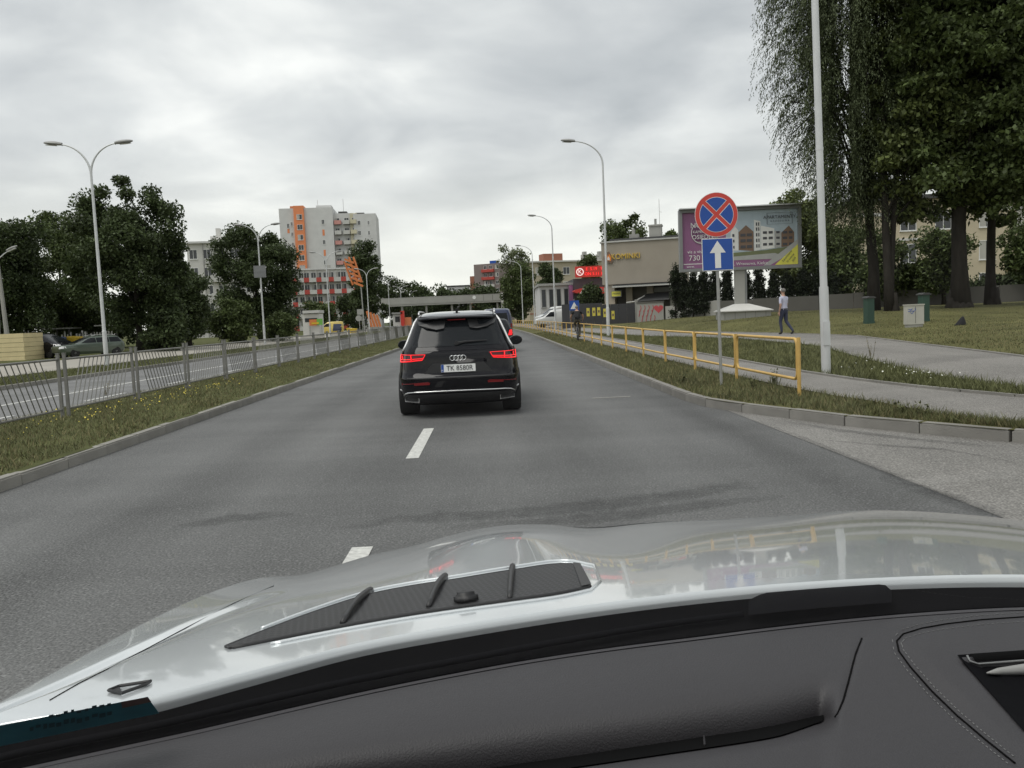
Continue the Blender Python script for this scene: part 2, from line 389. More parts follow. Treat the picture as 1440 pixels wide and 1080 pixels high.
g = MB(); g.quad((-3000, -300, -0.08), (3000, -300, -0.08), (3000, 4000, -0.08), (-3000, 4000, -0.08))
struct(g.build('ground', 'far_ground'), 'flat green-brown land reaching to the horizon', 'ground')
YS = [-12, -6, -2, 0, 2, 4, 6, 8, 10, 12, 14, 17, 20, 25, 30, 40, 50, 60] + list(range(70, 421, 10))
def strip(name, mat, s0, s1, z, label, cat, ys=YS):
    m = MB(); m.grid(lambda Y, s: (s + cx(Y), Y, z), ys, [s0, (s0 + s1) / 2, s1])
    return struct(m.build(name, mat), label, cat)
strip('road', 'asphalt', -5.2, 3.75, 0.0, 'grey asphalt carriageway with a dashed centre line', 'road')
strip('oncoming_road', 'asphalt_pale', -15.4, -8.7, 0.0, 'pale asphalt carriageway beyond the steel fence', 'road')
# concrete apron of the side entrance
m = MB(); m.grid(lambda X, t: (X, -6 + t * (ykerb(max(X, 3.62)) + 0.1 + 6), 0.004), [3.58, 4.0, 4.5, 5.0, 5.5, 6.2, 6.8, 8, 9, 11, 14, 20, 30, 60], [0, .3, .6, 1])
struct(m.build('side_entrance', 'apron'), 'worn pale concrete apron of the side entrance', 'road')

# median, left verge, right verge
m = MB(); ss = np.linspace(-8.75, -5.22, 9)
m.grid(lambda Y, s: (s + cx(Y), Y, 0.125 + 0.03 * math.sin((s + 5.15) / -3.65 * math.pi) + 0.012 * math.sin(Y * 1.7 + s * 3)), [-12 + k * 0.8 for k in range(90)] + list(range(62, 421, 10)), ss)
struct(m.build('median_strip', 'soil_grass', smooth=True), 'grassy central strip between the two carriageways', 'ground')
m = MB(); m.grid(lambda Y, s: (s + cx(Y), Y, gz(s + cx(Y), Y) - 0.003 if s > -16 else gz(s + cx(Y), Y)), YS, [-15.4, -15.9, -17, -18.3, -20, -23, -25.5, -30, -40, -80, -160, -400])
struct(m.build('roadside_lawn', 'soil_grass', smooth=True), 'grassy ground under the trees past the oncoming road', 'ground')
m = MB(); cols = list(np.linspace(3.42, 13, 66)) + list(np.linspace(13.3, 30, 42)) + [33, 38, 45, 60, 90, 150, 300, 600]
tl = list(np.linspace(0, 50, 120)) + [55, 60, 66, 72, 80, 90, 100, 120, 150, 200, 260, 330, 410]
def rv(X, t):
    Y = ykerb(X) + t; s = X; XX = s + cx(Y)
    return (XX, Y, gz(XX, Y + 1e-4) + (0.010 * math.sin(X * 2.3 + Y * 1.1) * math.sin(Y * .7) if X > 3.8 else 0))
m.grid(rv, cols, tl)
struct(m.build('verge', 'lawn', smooth=True), 'grass verge and rising lawn beside the road', 'ground')

def pathmesh(name, mat, near, far, ys, label, lift=0.022):
    m = MB()
    def f(Y, t):
        a, b = float(np.interp(Y, *near)), float(np.interp(Y, *far)); s = a + (b - a) * t
        return (s + cx(Y), Y, gz(s + cx(Y), Y) + lift)
    m.grid(f, ys, [0, .2, .4, .6, .8, 1]); return struct(m.build(name, mat, smooth=True), label, 'path')
pys = [7.6, 8, 8.5, 9, 9.5, 10, 10.6, 11.2, 12, 13, 14, 15, 16, 17, 18, 19, 20] + list(np.linspace(21, 60, 40)) + list(range(65, 300, 8))
pathmesh('footpath', 'path_asphalt', P1N, P1F, pys, 'narrow grey asphalt footpath behind the yellow railing')
pathmesh('wide_footpath', 'path_asphalt', XN, XE, [5.8, 7] + pys, 'wide asphalt footpath curving round the lawn', 0.03)
def edging(name, tab, ys, w_, label):
    m = MB()
    P = []
    for Y in ys:
        s = float(np.interp(Y, *tab)); P.append(Vector((s + cx(Y), Y, gz(s + cx(Y), Y))))
    for a, b in zip(P[:-1], P[1:]):
        d = (b - a).normalized(); nrm_ = Vector((-d.y, d.x, 0)) * w_ / 2; up = Vector((0, 0, 0.05))
        a2 = a + d * 0.006; b2 = b - d * 0.006
        q = [a2 - nrm_, b2 - nrm_, b2 + nrm_, a2 + nrm_]
        lo = [p - up for p in q]; hi = [p + up * 1.1 for p in q]
        i = len(m.v); m.v += [tuple(p) for p in lo + hi]
        for f in ((4, 5, 6, 7), (0, 1, 5, 4), (1, 2, 6, 5), (2, 3, 7, 6), (3, 0, 4, 7)): m.f.append(tuple(i + k for k in f)); m.m.append(0)
    return struct(m.build(name, 'kerb'), label, 'edging')
eys = list(np.arange(7.7, 60, 0.9)) + list(range(62, 200, 6))
edging('footpath_edging', P1F, eys, 0.07, 'thin concrete edging along the narrow footpath')
edging('lawn_edging', XE, eys, 0.08, 'thin concrete edging between wide footpath and lawn')
# pavement past the oncoming road
m = MB(); m.grid(lambda Y, s: (s + cx(Y), Y, gz(s + cx(Y), Y) + 0.02), YS, [-18.3, -19.5, -21, -23, -24.5])
struct(m.build('pavement', 'pavement'), 'pale concrete pavement past the oncoming road', 'pavement')

# kerb stones, one metre each
def stone_mesh(L, W, H, name='kerb_stone', mat='kerb'):
    bm = bmesh.new(); bmesh.ops.create_cube(bm, size=1)
    for v in bm.verts: v.co = Vector((v.co.x * W, v.co.y * L, v.co.z * H + H / 2))
    bmesh.ops.bevel(bm, geom=[e_ for e_ in bm.edges if all(v.co.z > H * .5 for v in e_.verts)], offset=0.018, segments=2, affect='EDGES')
    me = bpy.data.meshes.new(name); bm.to_mesh(me); bm.free(); me.materials.append(MATS[mat]); return me
def kerb(name, pts, label, mat, n_single=70, H=0.29, W=0.15, top=0.13):
    root = bpy.data.objects.new(name, None); C.objects.link(root); struct(root, label, 'kerb')
    L = [0.0]
    for a, b in zip(pts[:-1], pts[1:]): L.append(L[-1] + (Vector(b) - Vector(a)).length)
    def P(d):
        x = float(np.interp(d, L, [p[0] for p in pts])); y = float(np.interp(d, L, [p[1] for p in pts])); return Vector((x, y, 0))
    shared = stone_mesh(0.988, W, H, mat=mat); rest = MB(); d = 0.0; k = 0
    while d + 1.0 <= L[-1]:
        a, b = P(d), P(d + 1.0); c = (a + b) / 2; an = math.atan2(b.y - a.y, b.x - a.x) - math.pi / 2
        if k < n_single:
            o = link('kerb_stone', shared, root, loc=(c.x, c.y, top - H + random.uniform(-0.004, 0.005)), rotz=an + random.uniform(-.004, .004))
        else:
            rest.box(-W / 2, W / 2, -0.497, 0.497, 0, H, M4=Matrix.Translation((c.x, c.y, top - H)) @ Matrix.Rotation(an, 4, 'Z'))
        d += 1.0; k += 1
    if rest.v: tag(rest.build('kerb_stones_far', mat, root), kind='stuff')
    return root
arc = [(x - (0 if i < 4 else 0), y) for i, (x, y) in enumerate(zip(KX, KY))][:9]
arc = [(16.0, 6.1)] + arc[::-1][1:] if False else arc[::-1]
rk = arc + [(3.37 + cx(Y), Y) for Y in range(16, 301, 3)]
rk2 = []
for i, (x, y) in enumerate(rk):
    a_, b_ = rk[max(i - 1, 0)], rk[min(i + 1, len(rk) - 1)]; d = Vector((b_[0] - a_[0], b_[1] - a_[1])).normalized()
    k_ = 0.06 if i < len(arc) else 0.0
    rk2.append((x + d.y * k_, y - d.x * k_))
rk = rk2
kerb('kerb_right', rk, 'weathered concrete kerb bending into the side entrance', 'kerb', top=0.138)
kerb('kerb_median', [(-5.23 + cx(Y), Y) for Y in np.arange(3, 301, 1.0)], 'concrete kerb along the grassy central strip', 'kerb_left')
kerb('kerb_oncoming_near', [(-8.77 + cx(Y), Y) for Y in np.arange(10, 301, 1.0)], 'kerb behind the steel fence beside the oncoming road', 'kerb_left', 0)
kerb('kerb_oncoming_far', [(-15.33 + cx(Y), Y) for Y in np.arange(14, 301, 1.0)], 'kerb on the far side of the oncoming road', 'kerb_left', 0)

# painted markings
def dash_mark(s, y0, y1, w_, label, name='lane_dash', cat='marking', group=None):
    m = MB(); n = max(2, int((y1 - y0) / 2.5) + 1)
    m.grid(lambda Y, t: (s + cx(Y) + t, Y, 0.005), np.linspace(y0, y1, n), [-w_ / 2, w_ / 2])
    o = m.build(name, 'white_line'); tag(o, label, cat, group, 'structure'); return o
a = onz(580, 645, 0); b = onz(583, 605, 0)
dash_mark(-0.98, a.y, b.y + 0.1, 0.15, 'white lane dash just behind the black car')
a2 = onz(488, 771, 0)
dash_mark(-0.98, a2.y - 2.0, a2.y, 0.15, 'white lane dash at the silver bonnet edge')
for k in range(8):
    dash_mark(-0.98, 17.5 + k * 6.2, 19.5 + k * 6.2, 0.14, 'white lane dash on the road ahead of the black car', group='lane dashes ahead')
for k in range(14):
    dash_mark(-9.9, 15.0 + k * 5.2, 17.2 + k * 5.2, 0.12, 'white dash on the oncoming road beside the fence', group='dashes on the oncoming road')
dash_mark(-11.75, 2, 260, 0.14, 'long solid white line on the oncoming road', 'edge_line')
# small white patches of worn paint near the right kerb
for (px, py) in ((795, 498), (860, 559)):
    p = onz(px, py, 0); m = MB(); m.box(p.x - .35, p.x + .35, p.y - .1, p.y + .1, 0.002, 0.005)
    tag(m.build('paint_patch', 'apron'), 'faint worn pale patch on the road %s' % ('beyond the black car' if px < 820 else 'beside the black car'), 'marking', kind='structure')

# dark tar bands across the near road, long cracks, worn seam along the apron
def worn(name, base):
    m = asphalt(name, base, 0); t = m.node_tree; b = t.nodes['Principled BSDF']
    at_ = N('ShaderNodeAttribute', t, attribute_name='core'); tcn = N('ShaderNodeTexCoord', t); nz = N('ShaderNodeTexNoise', t); nz.inputs['Scale'].default_value = 4.5; nz.inputs['Detail'].default_value = 8; nz.inputs['Roughness'].default_value = .7
    t.links.new(tcn.outputs['Object'], nz.inputs['Vector'])
    v = M('SUBTRACT', M('ADD', M('MULTIPLY', at_.outputs['Fac'], 1.0, t), M('MULTIPLY', M('SUBTRACT', nz.outputs[0], .5, t), 2.2, t), t), .22, t)
    t.links.new(M('MULTIPLY', M('MINIMUM', M('MAXIMUM', v, 0.0, t), 1.0, t), .27, t, clamp=True), b.inputs['Alpha'])
worn('tar_worn', (0.050, 0.050, 0.050)); worn('dust_worn', (0.15, 0.145, 0.135))
def ground_band(name, pix, wpx, mat, label, z=0.0035):
    P = []
    for k in range(len(pix) - 1):
        n_ = 14
        for j in range(n_): t = j / n_; P.append((pix[k][0] * (1 - t) + pix[k + 1][0] * t, pix[k][1] * (1 - t) + pix[k + 1][1] * t))
    m = MB(); rr = random.Random(5); core = []
    for k, (x, y) in enumerate(P):
        f = math.sin(math.pi * (k + .5) / len(P)) ** .5; w_ = wpx * f * rr.uniform(.85, 1.15)
        for j, o_ in enumerate((-1.5, -.6, .6, 1.5)): m.v.append(tuple(onz(x, y + w_ * o_, z))); core.append((0, f, f, 0)[j])
        if k:
            for j in range(3): i = 4 * k + j; m.f.append((i - 4, i - 3, i + 1, i)); m.m.append(0)
    o = m.build(name, mat); at_ = o.data.attributes.new('core', 'FLOAT', 'POINT'); at_.data.foreach_set('value', core)
    return tag(o, label, 'road patch', kind='structure')
ground_band('tar_band', [(440, 748), (560, 730), (720, 722), (860, 709), (980, 693), (1040, 682), (1072, 687)], 8, 'tar_worn', 'dark curved tar band across the near road')
ground_band('tar_band', [(600, 742), (760, 734), (900, 722), (1020, 706), (1110, 697)], 7.0, 'tar_worn', 'second darker tar band just before the bonnet', 0.0045)
ground_band('tar_band', [(240, 742), (330, 728), (430, 722)], 6.0, 'tar_worn', 'short dark tar smear left of the lane dashes', 0.004)
ground_band('apron_seam', [(1080, 599), (1130, 616), (1200, 645), (1280, 678), (1350, 704), (1440, 740)], 3.4, 'tar_worn', 'dark broken seam between road and side entrance', 0.0075)
ground_band('apron_stain', [(1230, 668), (1300, 690), (1380, 715), (1420, 725)], 8, 'tar_worn', 'dark stain at the edge of the side entrance', 0.009)
ground_band('apron_crack', [(1150, 618), (1230, 625), (1330, 632), (1440, 652)], 1.2, 'tar_worn', 'thin crack across the side entrance', 0.0085)
ground_band('path_stain', [(1350, 571), (1385, 574), (1420, 572)], 2.2, 'tar_worn', 'dark damp stain on the narrow footpath', 0.262) if False else None
ground_band('kerb_dirt', [(1100, 592), (1180, 605), (1290, 618), (1440, 632)], 2.0, 'tar_worn', 'dirt line along the foot of the bending kerb', 0.008)

# ------------------------------------------------------------------ grass
def blades(n, fx, hmin, hmax, wd, name, mat, label, dens=None):
    P = []
    xs = []
    while len(xs) < n:
        x, y = fx()
        if x is None: continue
        xs.append((x, y, gz(x, y)))
    A = np.array(xs); n = len(A)
    an = rng.uniform(0, 2 * np.pi, n); h = rng.uniform(hmin, hmax, n) * (0.45 + 0.75 * rng.random(n)); lean = rng.normal(0, 0.45, (n, 2)) * h[:, None]
    dx = np.cos(an) * wd * (0.6 + rng.random(n)); dy = np.sin(an) * wd * (0.6 + rng.random(n))
    V = np.zeros((n, 3, 3))
    V[:, 0] = A + np.stack([-dx, -dy, np.full(n, -0.01)], 1); V[:, 1] = A + np.stack([dx, dy, np.full(n, -0.01)], 1)
    V[:, 2] = A + np.stack([lean[:, 0], lean[:, 1], h], 1)
    me = np_mesh(name, V.reshape(-1, 3), 3, mat)
    return tag(link(name, me), label, 'grass', kind='stuff')
def ydist(y0, y1, p=1.5):
    return y0 * (y1 / y0) ** (random.random() ** 1.0)
def f_median():
    y = ydist(6.5, 75); s = random.uniform(-8.7, -5.32)
    return s + cx(y), y
def f_strip1():
    y = ydist(8.6, 70)
    k = 3.47 if y > 13.5 else float(np.interp(y, KY[::-1], KX[::-1])) + 0.17
    e_ = float(np.interp(y, *P1N)) + random.uniform(-0.05, 0.10)
    if k >= e_: return None, None
    return random.uniform(k, e_) + cx(y), y
def f_strip2():
    y = ydist(8.4, 60)
    a = float(np.interp(y, *P1F)) + random.uniform(0, .05); b = float(np.interp(y, *XN)) + random.uniform(-.05, .08)
    if a >= b: return None, None
    return random.uniform(a, b) + cx(y), y
def f_lawn():
    y = ydist(12, 62); a = float(np.interp(y, *XE)) + 0.02
    return a + abs(random.gauss(0, 8)) + cx(y), y
def f_left():
    y = ydist(18, 110); return random.uniform(-18.3, -15.45) + cx(y), y
blades(46000, f_median, 0.03, 0.085, 0.007, 'median_grass', 'blade', 'rough grass growing on the central strip')
blades(26000, f_median, 0.03, 0.08, 0.007, 'dry_grass', 'blade_dry', 'dry straw-coloured grass on the central strip')
blades(30000, f_strip1, 0.035, 0.13, 0.006, 'kerb_grass', 'blade', 'grass between the kerb and narrow footpath')
blades(14000, f_strip1, 0.03, 0.11, 0.006, 'dry_grass', 'blade_dry', 'dry grass between the kerb and narrow footpath')
blades(36000, f_strip2, 0.05, 0.17, 0.008, 'verge_grass', 'blade', 'lush grass between the two footpaths')
blades(40000, f_lawn, 0.02, 0.065, 0.010, 'lawn_grass', 'blade', 'short grass on the rising lawn')
blades(30000, f_lawn, 0.02, 0.06, 0.010, 'dry_grass', 'blade_dry', 'dry yellowish grass on the rising lawn')
blades(24000, f_left, 0.05, 0.14, 0.012, 'roadside_grass', 'blade', 'green grass strip past the oncoming road')
# tall weeds and flowers
def flowers(n, fx, zlo, zhi, size, name, mat, label):
    A = []
    while len(A) < n:
        x, y = fx()
        if x is None: continue
        A.append((x, y, gz(x, y) + random.uniform(zlo, zhi)))
    A = np.array(A); V = np.zeros((n, 4, 3)); r = size * (0.6 + 0.8 * rng.random(n))
    an = rng.uniform(0, 6.28, n); tl_ = rng.uniform(-.6, .6, n)
    for k in range(4):
        a_ = an + k * np.pi / 2
        V[:, k] = A + np.stack([np.cos(a_) * r, np.sin(a_) * r, np.sin(a_ + tl_) * r * .7], 1)
    return tag(link(name, np_mesh(name, V.reshape(-1, 3), 4, mat)), label, 'flowers', kind='stuff')
def f_flow():
    y = random.choice([random.gauss(17, 2.5), random.gauss(20.5, 2.2), random.gauss(15, 2)]); s = random.gauss(-6.9, 0.5)
    if not (-8.6 < s < -6.2 and y > 11): return None, None
    return s, y
flowers(130, f_flow, 0.03, 0.12, 0.012, 'yellow_flowers', 'flower', 'yellow wildflowers along the foot of the steel fence')
def f_flow2():
    y = random.gauss(14.0, 0.9); s = random.gauss(6.95, 0.22); return s, y
flowers(26, f_flow2, 0.08, 0.2, 0.012, 'pale_flowers', 'flower_white', 'pale wildflowers beside the wide footpath')
def weed(px, py, h, n, label, mat='blade'):
    p = onground(px, py); V = []
    for k in range(n):
        a_ = random.uniform(0, 6.28); ln = random.uniform(.4, 1) * h; lx, ly = math.cos(a_) * ln * random.uniform(.1, .45), math.sin(a_) * ln * random.uniform(.1, .45)
        b0 = Vector((p.x + random.gauss(0, .03), p.y + random.gauss(0, .03), p.z - .01)); tip = b0 + Vector((lx, ly, ln)); sd_ = Vector((-math.sin(a_), math.cos(a_), 0)) * 0.008
        V += [b0 - sd_, b0 + sd_, tip]
        for j in range(5):
            q = b0.lerp(tip, random.uniform(.3, 1)); d = Vector((random.gauss(0, 1), random.gauss(0, 1), .5)).normalized() * 0.05; s2 = Vector((-d.y, d.x, 0)).normalized() * 0.014
            V += [q - s2, q + s2, q + d]
    me = np_mesh('weed', np.array([tuple(v) for v in V]), 3, mat)
    tag(link('weed', me), label, 'weed')
weed(1090, 542, 0.42, 16, 'tall leafy weed between the last two railing posts')
weed(1062, 548, 0.25, 12, 'low weed at the foot of the yellow railing')
weed(1224, 503, 0.75, 6, 'thin tall weed stalk beside the wide footpath', 'blade_dry')
weed(1265, 582, 0.20, 14, 'leafy weed behind the bending kerb')
weed(1298, 588, 0.22, 14, 'second leafy weed behind the bending kerb, farther along')
weed(150, 556, 0.42, 10, 'tall grassy weed under the second fence panel', 'blade_dry')
weed(960, 540, 0.30, 14, 'bushy weed left of the sign post foot')

# ================================================================== FENCE, RAILING, LAMPS, SIGNS
def bevbox(mb, x0, x1, y0, y1, z0, z1, mi=0): mb.box(x0, x1, y0, y1, z0, z1, mi)
# ---- steel fence on the central strip: panels of slanted bars, leaning in turn one way and the other
fence = thing('median_fence', 'grey galvanised steel fence with slanted bars on the central strip', 'fence', (0, 0, 0))
FS, FP = -7.66, 3.0
fys = [8.8 + k * FP for k in range(46)]
post_m = MB().box(-.025, .025, -.022, .022, -0.05, 1.13).box(-.03, .03, -.027, .027, 1.131, 1.142).mesh('post', 'fence_steel')
def fp(Y, z): return Vector((FS + cx(Y), Y, gz(FS + cx(Y), Y) + z))
bar_meshes = {}
far_bars = MB(); far_rails = MB()
for i, Y in enumerate(fys):
    p = fp(Y, 0)
    link('post', post_m, fence, loc=p)
    if i < 14:
        link('post', post_m, fence, loc=fp(Y + 0.22, 0))
    if i == len(fys) - 1: break
    Y0, Y1 = Y + 0.27, Y + FP - 0.05
    a, b = fp(Y0, 0), fp(Y1, 0)
    if i < 14:
        for z in (1.03, 0.14):
            m = MB(); m.tube([a + Vector((0, -.05, z)), b + Vector((0, .05, z))], 0.021, 6); m.build('rail', 'fence_steel', fence)
    else:
        for z in (1.03, 0.14): far_rails.tube([a + Vector((0, -.05, z)), b + Vector((0, .05, z))], 0.022, 4)
    slant = 0.46 * (1 if i % 2 == 0 else -1)
    nb = 13
    for k in range(nb):
        t = (k + .5) / nb
        y = Y0 + 0.23 + t * (Y1 - Y0 - 0.46)
        q = fp(y, 0)
        if i < 14:
            key = slant
            if key not in bar_meshes:
                bar_meshes[key] = MB().tube([(0, -slant / 2, 0.14), (0, slant / 2, 1.03)], 0.009, 6).mesh('bar', 'fence_steel')
            link('bar', bar_meshes[key], fence, loc=q)
        elif i < 36:
            far_bars.tube([q + Vector((0, -slant / 2, .14)), q + Vector((0, slant / 2, 1.03))], 0.009, 4, caps=False)
tag(far_bars.build('far_bars', 'fence_steel', fence), kind='stuff')
tag(far_rails.build('far_rails', 'fence_steel', fence), kind='stuff')

# ---- yellow tube railing: rounded hoops between posts
rail = thing('yellow_railing', 'yellow painted tube railing of rounded hoops along the footpath', 'railing', (0, 0, 0))
RS = 4.68
rys = [12.55 + k * 3.25 for k in range(44)]
RB = [0.0, 0.0, 0.0, 0.0, 0.03, 0.06, 0.09, 0.10]
def rp_(Y, z):
    return Vector((RS + cx(Y), Y, 0.235 + z + float(np.interp(Y, [12, 24, 30, 40], [0, -0.03, 0.0, 0.02]))))
far_hoops = MB()
for i, Y in enumerate(rys):
    p = rp_(Y, 0)
    m = MB().tube([p + Vector((0, 0, -.3)), p + Vector((0, 0, .845))], 0.03 if i < 20 else 0.035, 10 if i < 8 else 6)
    m.build('post', 'yellow_paint', rail, smooth=True, sharp=40)
    if i == len(rys) - 1: break
    a, b = rp_(Y + 0.065, 0), rp_(rys[i + 1] - 0.065, 0)
    zt, zb, r = 0.82, 0.20, 0.11
    pts = []
    L = (b - a).length; u = (b - a) / L
    def corner(cu, cz, a0):
        n_ = 5 if i < 8 else 2
        for j in range(n_ + 1):
            an = a0 + j * math.pi / 2 / n_
            q = a + u * (cu + r * math.cos(an)); q = Vector((q.x, q.y, q.z + cz + r * math.sin(an))); pts.append(q)
    corner(L - r, zt - r, 0); corner(r, zt - r, math.pi / 2); corner(r, zb + r, math.pi); corner(L - r, zb + r, 1.5 * math.pi)
    if i < 24:
        m = MB().tube(pts, 0.025, 8 if i < 8 else 5, closed=True); h = m.build('hoop', 'yellow_paint', rail, smooth=True)
        if i < 6:
            k_ = MB()
            for zz_ in (0.32, 0.70): 
                k_.tube([p + Vector((0, 0.02, zz_)), p + Vector((0, 0.09, zz_))], 0.012, 6)
            k_.build('bracket', 'yellow_paint', h)
    else: far_hoops.tube(pts, 0.026, 4, closed=True)
tag(far_hoops.build('far_hoops', 'yellow_paint', rail), kind='stuff')

# ---- street lamps
def lamp_head_mesh():
    m = MB()
    def sec(t):      # along the head 0..1: width, top, bottom
        w_ = 0.15 * math.sin(math.pi * min(1, 0.12 + t * 0.88)) ** 0.55 + 0.02; return w_
    ts = np.linspace(0, 1, 9)
    m.grid(lambda t, a: (t * 0.78, sec(t) * math.cos(a), 0.11 * math.sin(a) * (math.sin(math.pi * (0.15 + .8 * t)) ** .5) * (1.0 if math.sin(a) > 0 else 0.55)), ts, np.linspace(0, 2 * math.pi, 15))
    m.poly([(0, sec(0) * math.cos(a), 0.07 * math.sin(a)) for a in np.linspace(0, 2 * math.pi, 12)[:-1]])
    return m.mesh('lamp_head', 'lamp_head', smooth=True)
LH = lamp_head_mesh()
LG = MB().grid(lambda t, a: (0.2 + t * 0.5, 0.125 * math.sin(math.pi * (.15 + .7 * t)) * a, -0.075 - 0.02 * (1 - a * a)), np.linspace(0, 1, 6), np.linspace(-1, 1, 6)).mesh('lamp_lens', 'lamp_glass', smooth=True)
def arm_pts(reach, rise):
    return [(reach * (1 - math.cos(t)), 0, rise * math.sin(t)) for t in np.linspace(0, math.pi / 2 * 0.93, 12)]
def lamp_proto(name, H, arms, r0, r1, reach=1.9, rise=1.55, tall=False):
    """arms: list of headings"""
    root = thing(name, 'x', 'street lamp')
    MB().tube([(0, 0, -0.1), (0, 0, 1.6), (0, 0, 1.62), (0, 0, H - rise)], [r0, r0 * 0.98, r0 * 0.78, r1], 12).build('pole', 'lamp_grey', root, smooth=True, sharp=35)
    if tall:
        for z in (1.62, 4.2): MB().tube([(0, 0, z - .03), (0, 0, z + .03)], r0 * 0.97 if z < 2 else r0 * .8, 12).build('collar', 'lamp_grey', root, smooth=True, sharp=35)
        MB().box(-.06, .06, -r0 - .012, -r0 + .03, 0.55, 1.0).build('access_door', 'lamp_grey', root)
    for a in arms:
        mw = Matrix.Translation((0, 0, H - rise)) @ Matrix.Rotation(a, 4, 'Z')
        ap = arm_pts(reach, rise)
        am = link('arm', MB().tube(ap, list(np.linspace(r1, 0.03, len(ap))), 8).mesh('arm', 'lamp_grey', smooth=True, sharp=50), root, mw=mw)
        end = Vector(ap[-1])
        h = link('lamp_head', LH, root, mw=mw @ Matrix.Translation(end - Vector((0.05, 0, 0))) @ Matrix.Rotation(R(-6), 4, 'Y'))
        link('lens', LG, h)
    return root
dbl = lamp_proto('double_street_lamp', 10.05, [0.0, math.pi], 0.10, 0.055, reach=1.35, rise=1.4)
sgl = lamp_proto('street_lamp', 10.75, [math.pi], 0.095, 0.05, reach=1.7, rise=1.3)
first = True
lamps_left = [(38.6, 146), (71, 371), (100, 464), (133, 519.5), (166, 549), (200, 566), (235, 580)]
ords = ['nearest', 'second', 'third', 'fourth', 'fifth', 'sixth', 'seventh']
for k, (Y, px) in enumerate(lamps_left):
    o = dbl if k == 0 else copy_tree(dbl)
    p = at(px, 460, Y); o.location = (p.x, Y, gz(p.x, Y)); o.rotation_euler = (0, 0, R(4))
    extra = ' in front of the big bushy tree' if k == 0 else (' with a grey board on its pole' if k == 1 else '')
    tag(o, '%s double-armed street lamp along the oncoming road%s' % (ords[k], extra), 'street lamp', 'double street lamps along the oncoming road')
    if k == 1:
        MB().box(-.5, .5, -.14, -.1, 5.65, 6.65).box(-.5, .5, -.15, -.14, 6.12, 6.16).build('board', 'bill_frame', o)
lamps_right = [(46, 855), (79, 781), (112, 752), (145, 735.5)]
for k, (Y, px) in enumerate(lamps_right):
    o = sgl if k == 0 else copy_tree(sgl)
    p = at(px, 450, Y); o.location = (p.x, Y, gz(p.x, Y)); o.rotation_euler = (0, 0, R(-3))
    tag(o, ['street lamp with one curved arm in front of the beige shop', 'single-armed street lamp left of the price board', 'slim street lamp before the beige flats', 'farthest single street lamp by the pale tree'][k],
        'street lamp', 'single street lamps beside the footpath')
p = onground(1162, 526)
o = lamp_proto('street_lamp', 10.4, [math.pi], 0.086, 0.06, reach=1.9, rise=1.5, tall=True)
o.location = (p.x, p.y, gz(p.x, p.y)); o.rotation_euler = (R(-0.3), R(-0.9), 0)
tag(o, 'closest grey lamp pole standing on the grass before the willow', 'street lamp')
# old concrete lamp at the picture's left edge
root = thing('concrete_street_lamp', 'old concrete lamp pole with one short arm behind the cream shed', 'street lamp')
p = at(10, 460, 57); root.location = (p.x, 57, gz(p.x, 57))
MB().tube([(0, 0, -.1), (-.25, 0, 7.2)], [.17, .10], 8).build('pole', 'concrete', root, smooth=True, sharp=40)
MB().tube([(-.75, 0, -.1), (-.3, 0, 6.2)], [.15, .10], 8).build('brace', 'concrete', root, smooth=True, sharp=40)
MB().tube([(-.22, 0, 6.6), (0.25, 0, 6.95), (0.55, 0, 7.15)], .04, 6).build('arm', 'lamp_grey', root)
h = link('lamp_head', LH, root, loc=(0.45, 0, 7.15)); h.rotation_euler = (0, R(-22), 0)
MB().box(.05, .6, -.09, .09, -.12, -.04).build('lens', 'lamp_glass', h)

# ---- no-stopping sign and one-way sign on one post
p = onground(1011, 540); Ys = p.y - 0.2
root = thing('road_sign', 'round no-stopping sign above a blue arrow sign on one post', 'road sign', (0, 0, 0))
zg = gz(p.x, Ys); root.location = (p.x, Ys, zg); root.rotation_euler = (0, R(-0.6), R(3))
cS = at(1006, 302, Ys); zc = cS.z - zg; sq = at(1006, 358, Ys).z - zg
MB().tube([(0, 0.03, -.1), (0, 0.03, zc + .3)], 0.03, 10).build('post', 'galv', root, smooth=True, sharp=40)
def disc(r, y, n=48, a0=0, a1=2 * math.pi): return [(r * math.cos(a), y, r * math.sin(a)) for a in np.linspace(a0, a1, n + 1)[:-1]]
def disc_solid(name, r, y0, y1, mat, parent, loc):
    m = MB().prism([(r * math.cos(a), r * math.sin(a)) for a in np.linspace(0, 2 * math.pi, 49)[:-1]], y0, y1); return m.build(name, mat, parent, loc=loc)
rs = disc_solid('round_sign', 0.405, -0.004, 0.004, 'sign_white', root, (0, -0.01, zc))
disc_solid('red_ring', 0.398, -0.0065, -0.0045, 'sign_red', rs, (0, 0, 0))
rI = 0.312
def sector(c0, c1, r, inset):
    """a blue quarter between the two red diagonals"""
    mid = (c0 + c1) / 2; off = inset / math.sin((c1 - c0) / 2)
    P = [(off * math.cos(mid), off * math.sin(mid))]
    da = math.asin(inset / r)
    for a in np.linspace(c0 + da, c1 - da, 14): P.append((r * math.cos(a), r * math.sin(a)))
    return P
for k in range(4):
    c0, c1 = R(45 + 90 * k), R(135 + 90 * k)
    MB().prism(sector(c0, c1, rI + .008, 0.036), -0.0085, -0.007).build('white_edge', 'sign_white', rs)
    MB().prism(sector(c0, c1, rI, 0.046), -0.0105, -0.009).build('blue_field', 'sign_blue', rs)
q = 0.295
ss_ = MB().box(-q, q, -.004, .004, -q, q).build('square_sign', 'sign_white', root, loc=(0, -0.01, sq))
MB().box(-q + .012, q - .012, -.0065, -.0045, -q + .012, q - .012).build('blue_field', 'sign_blue', ss_)
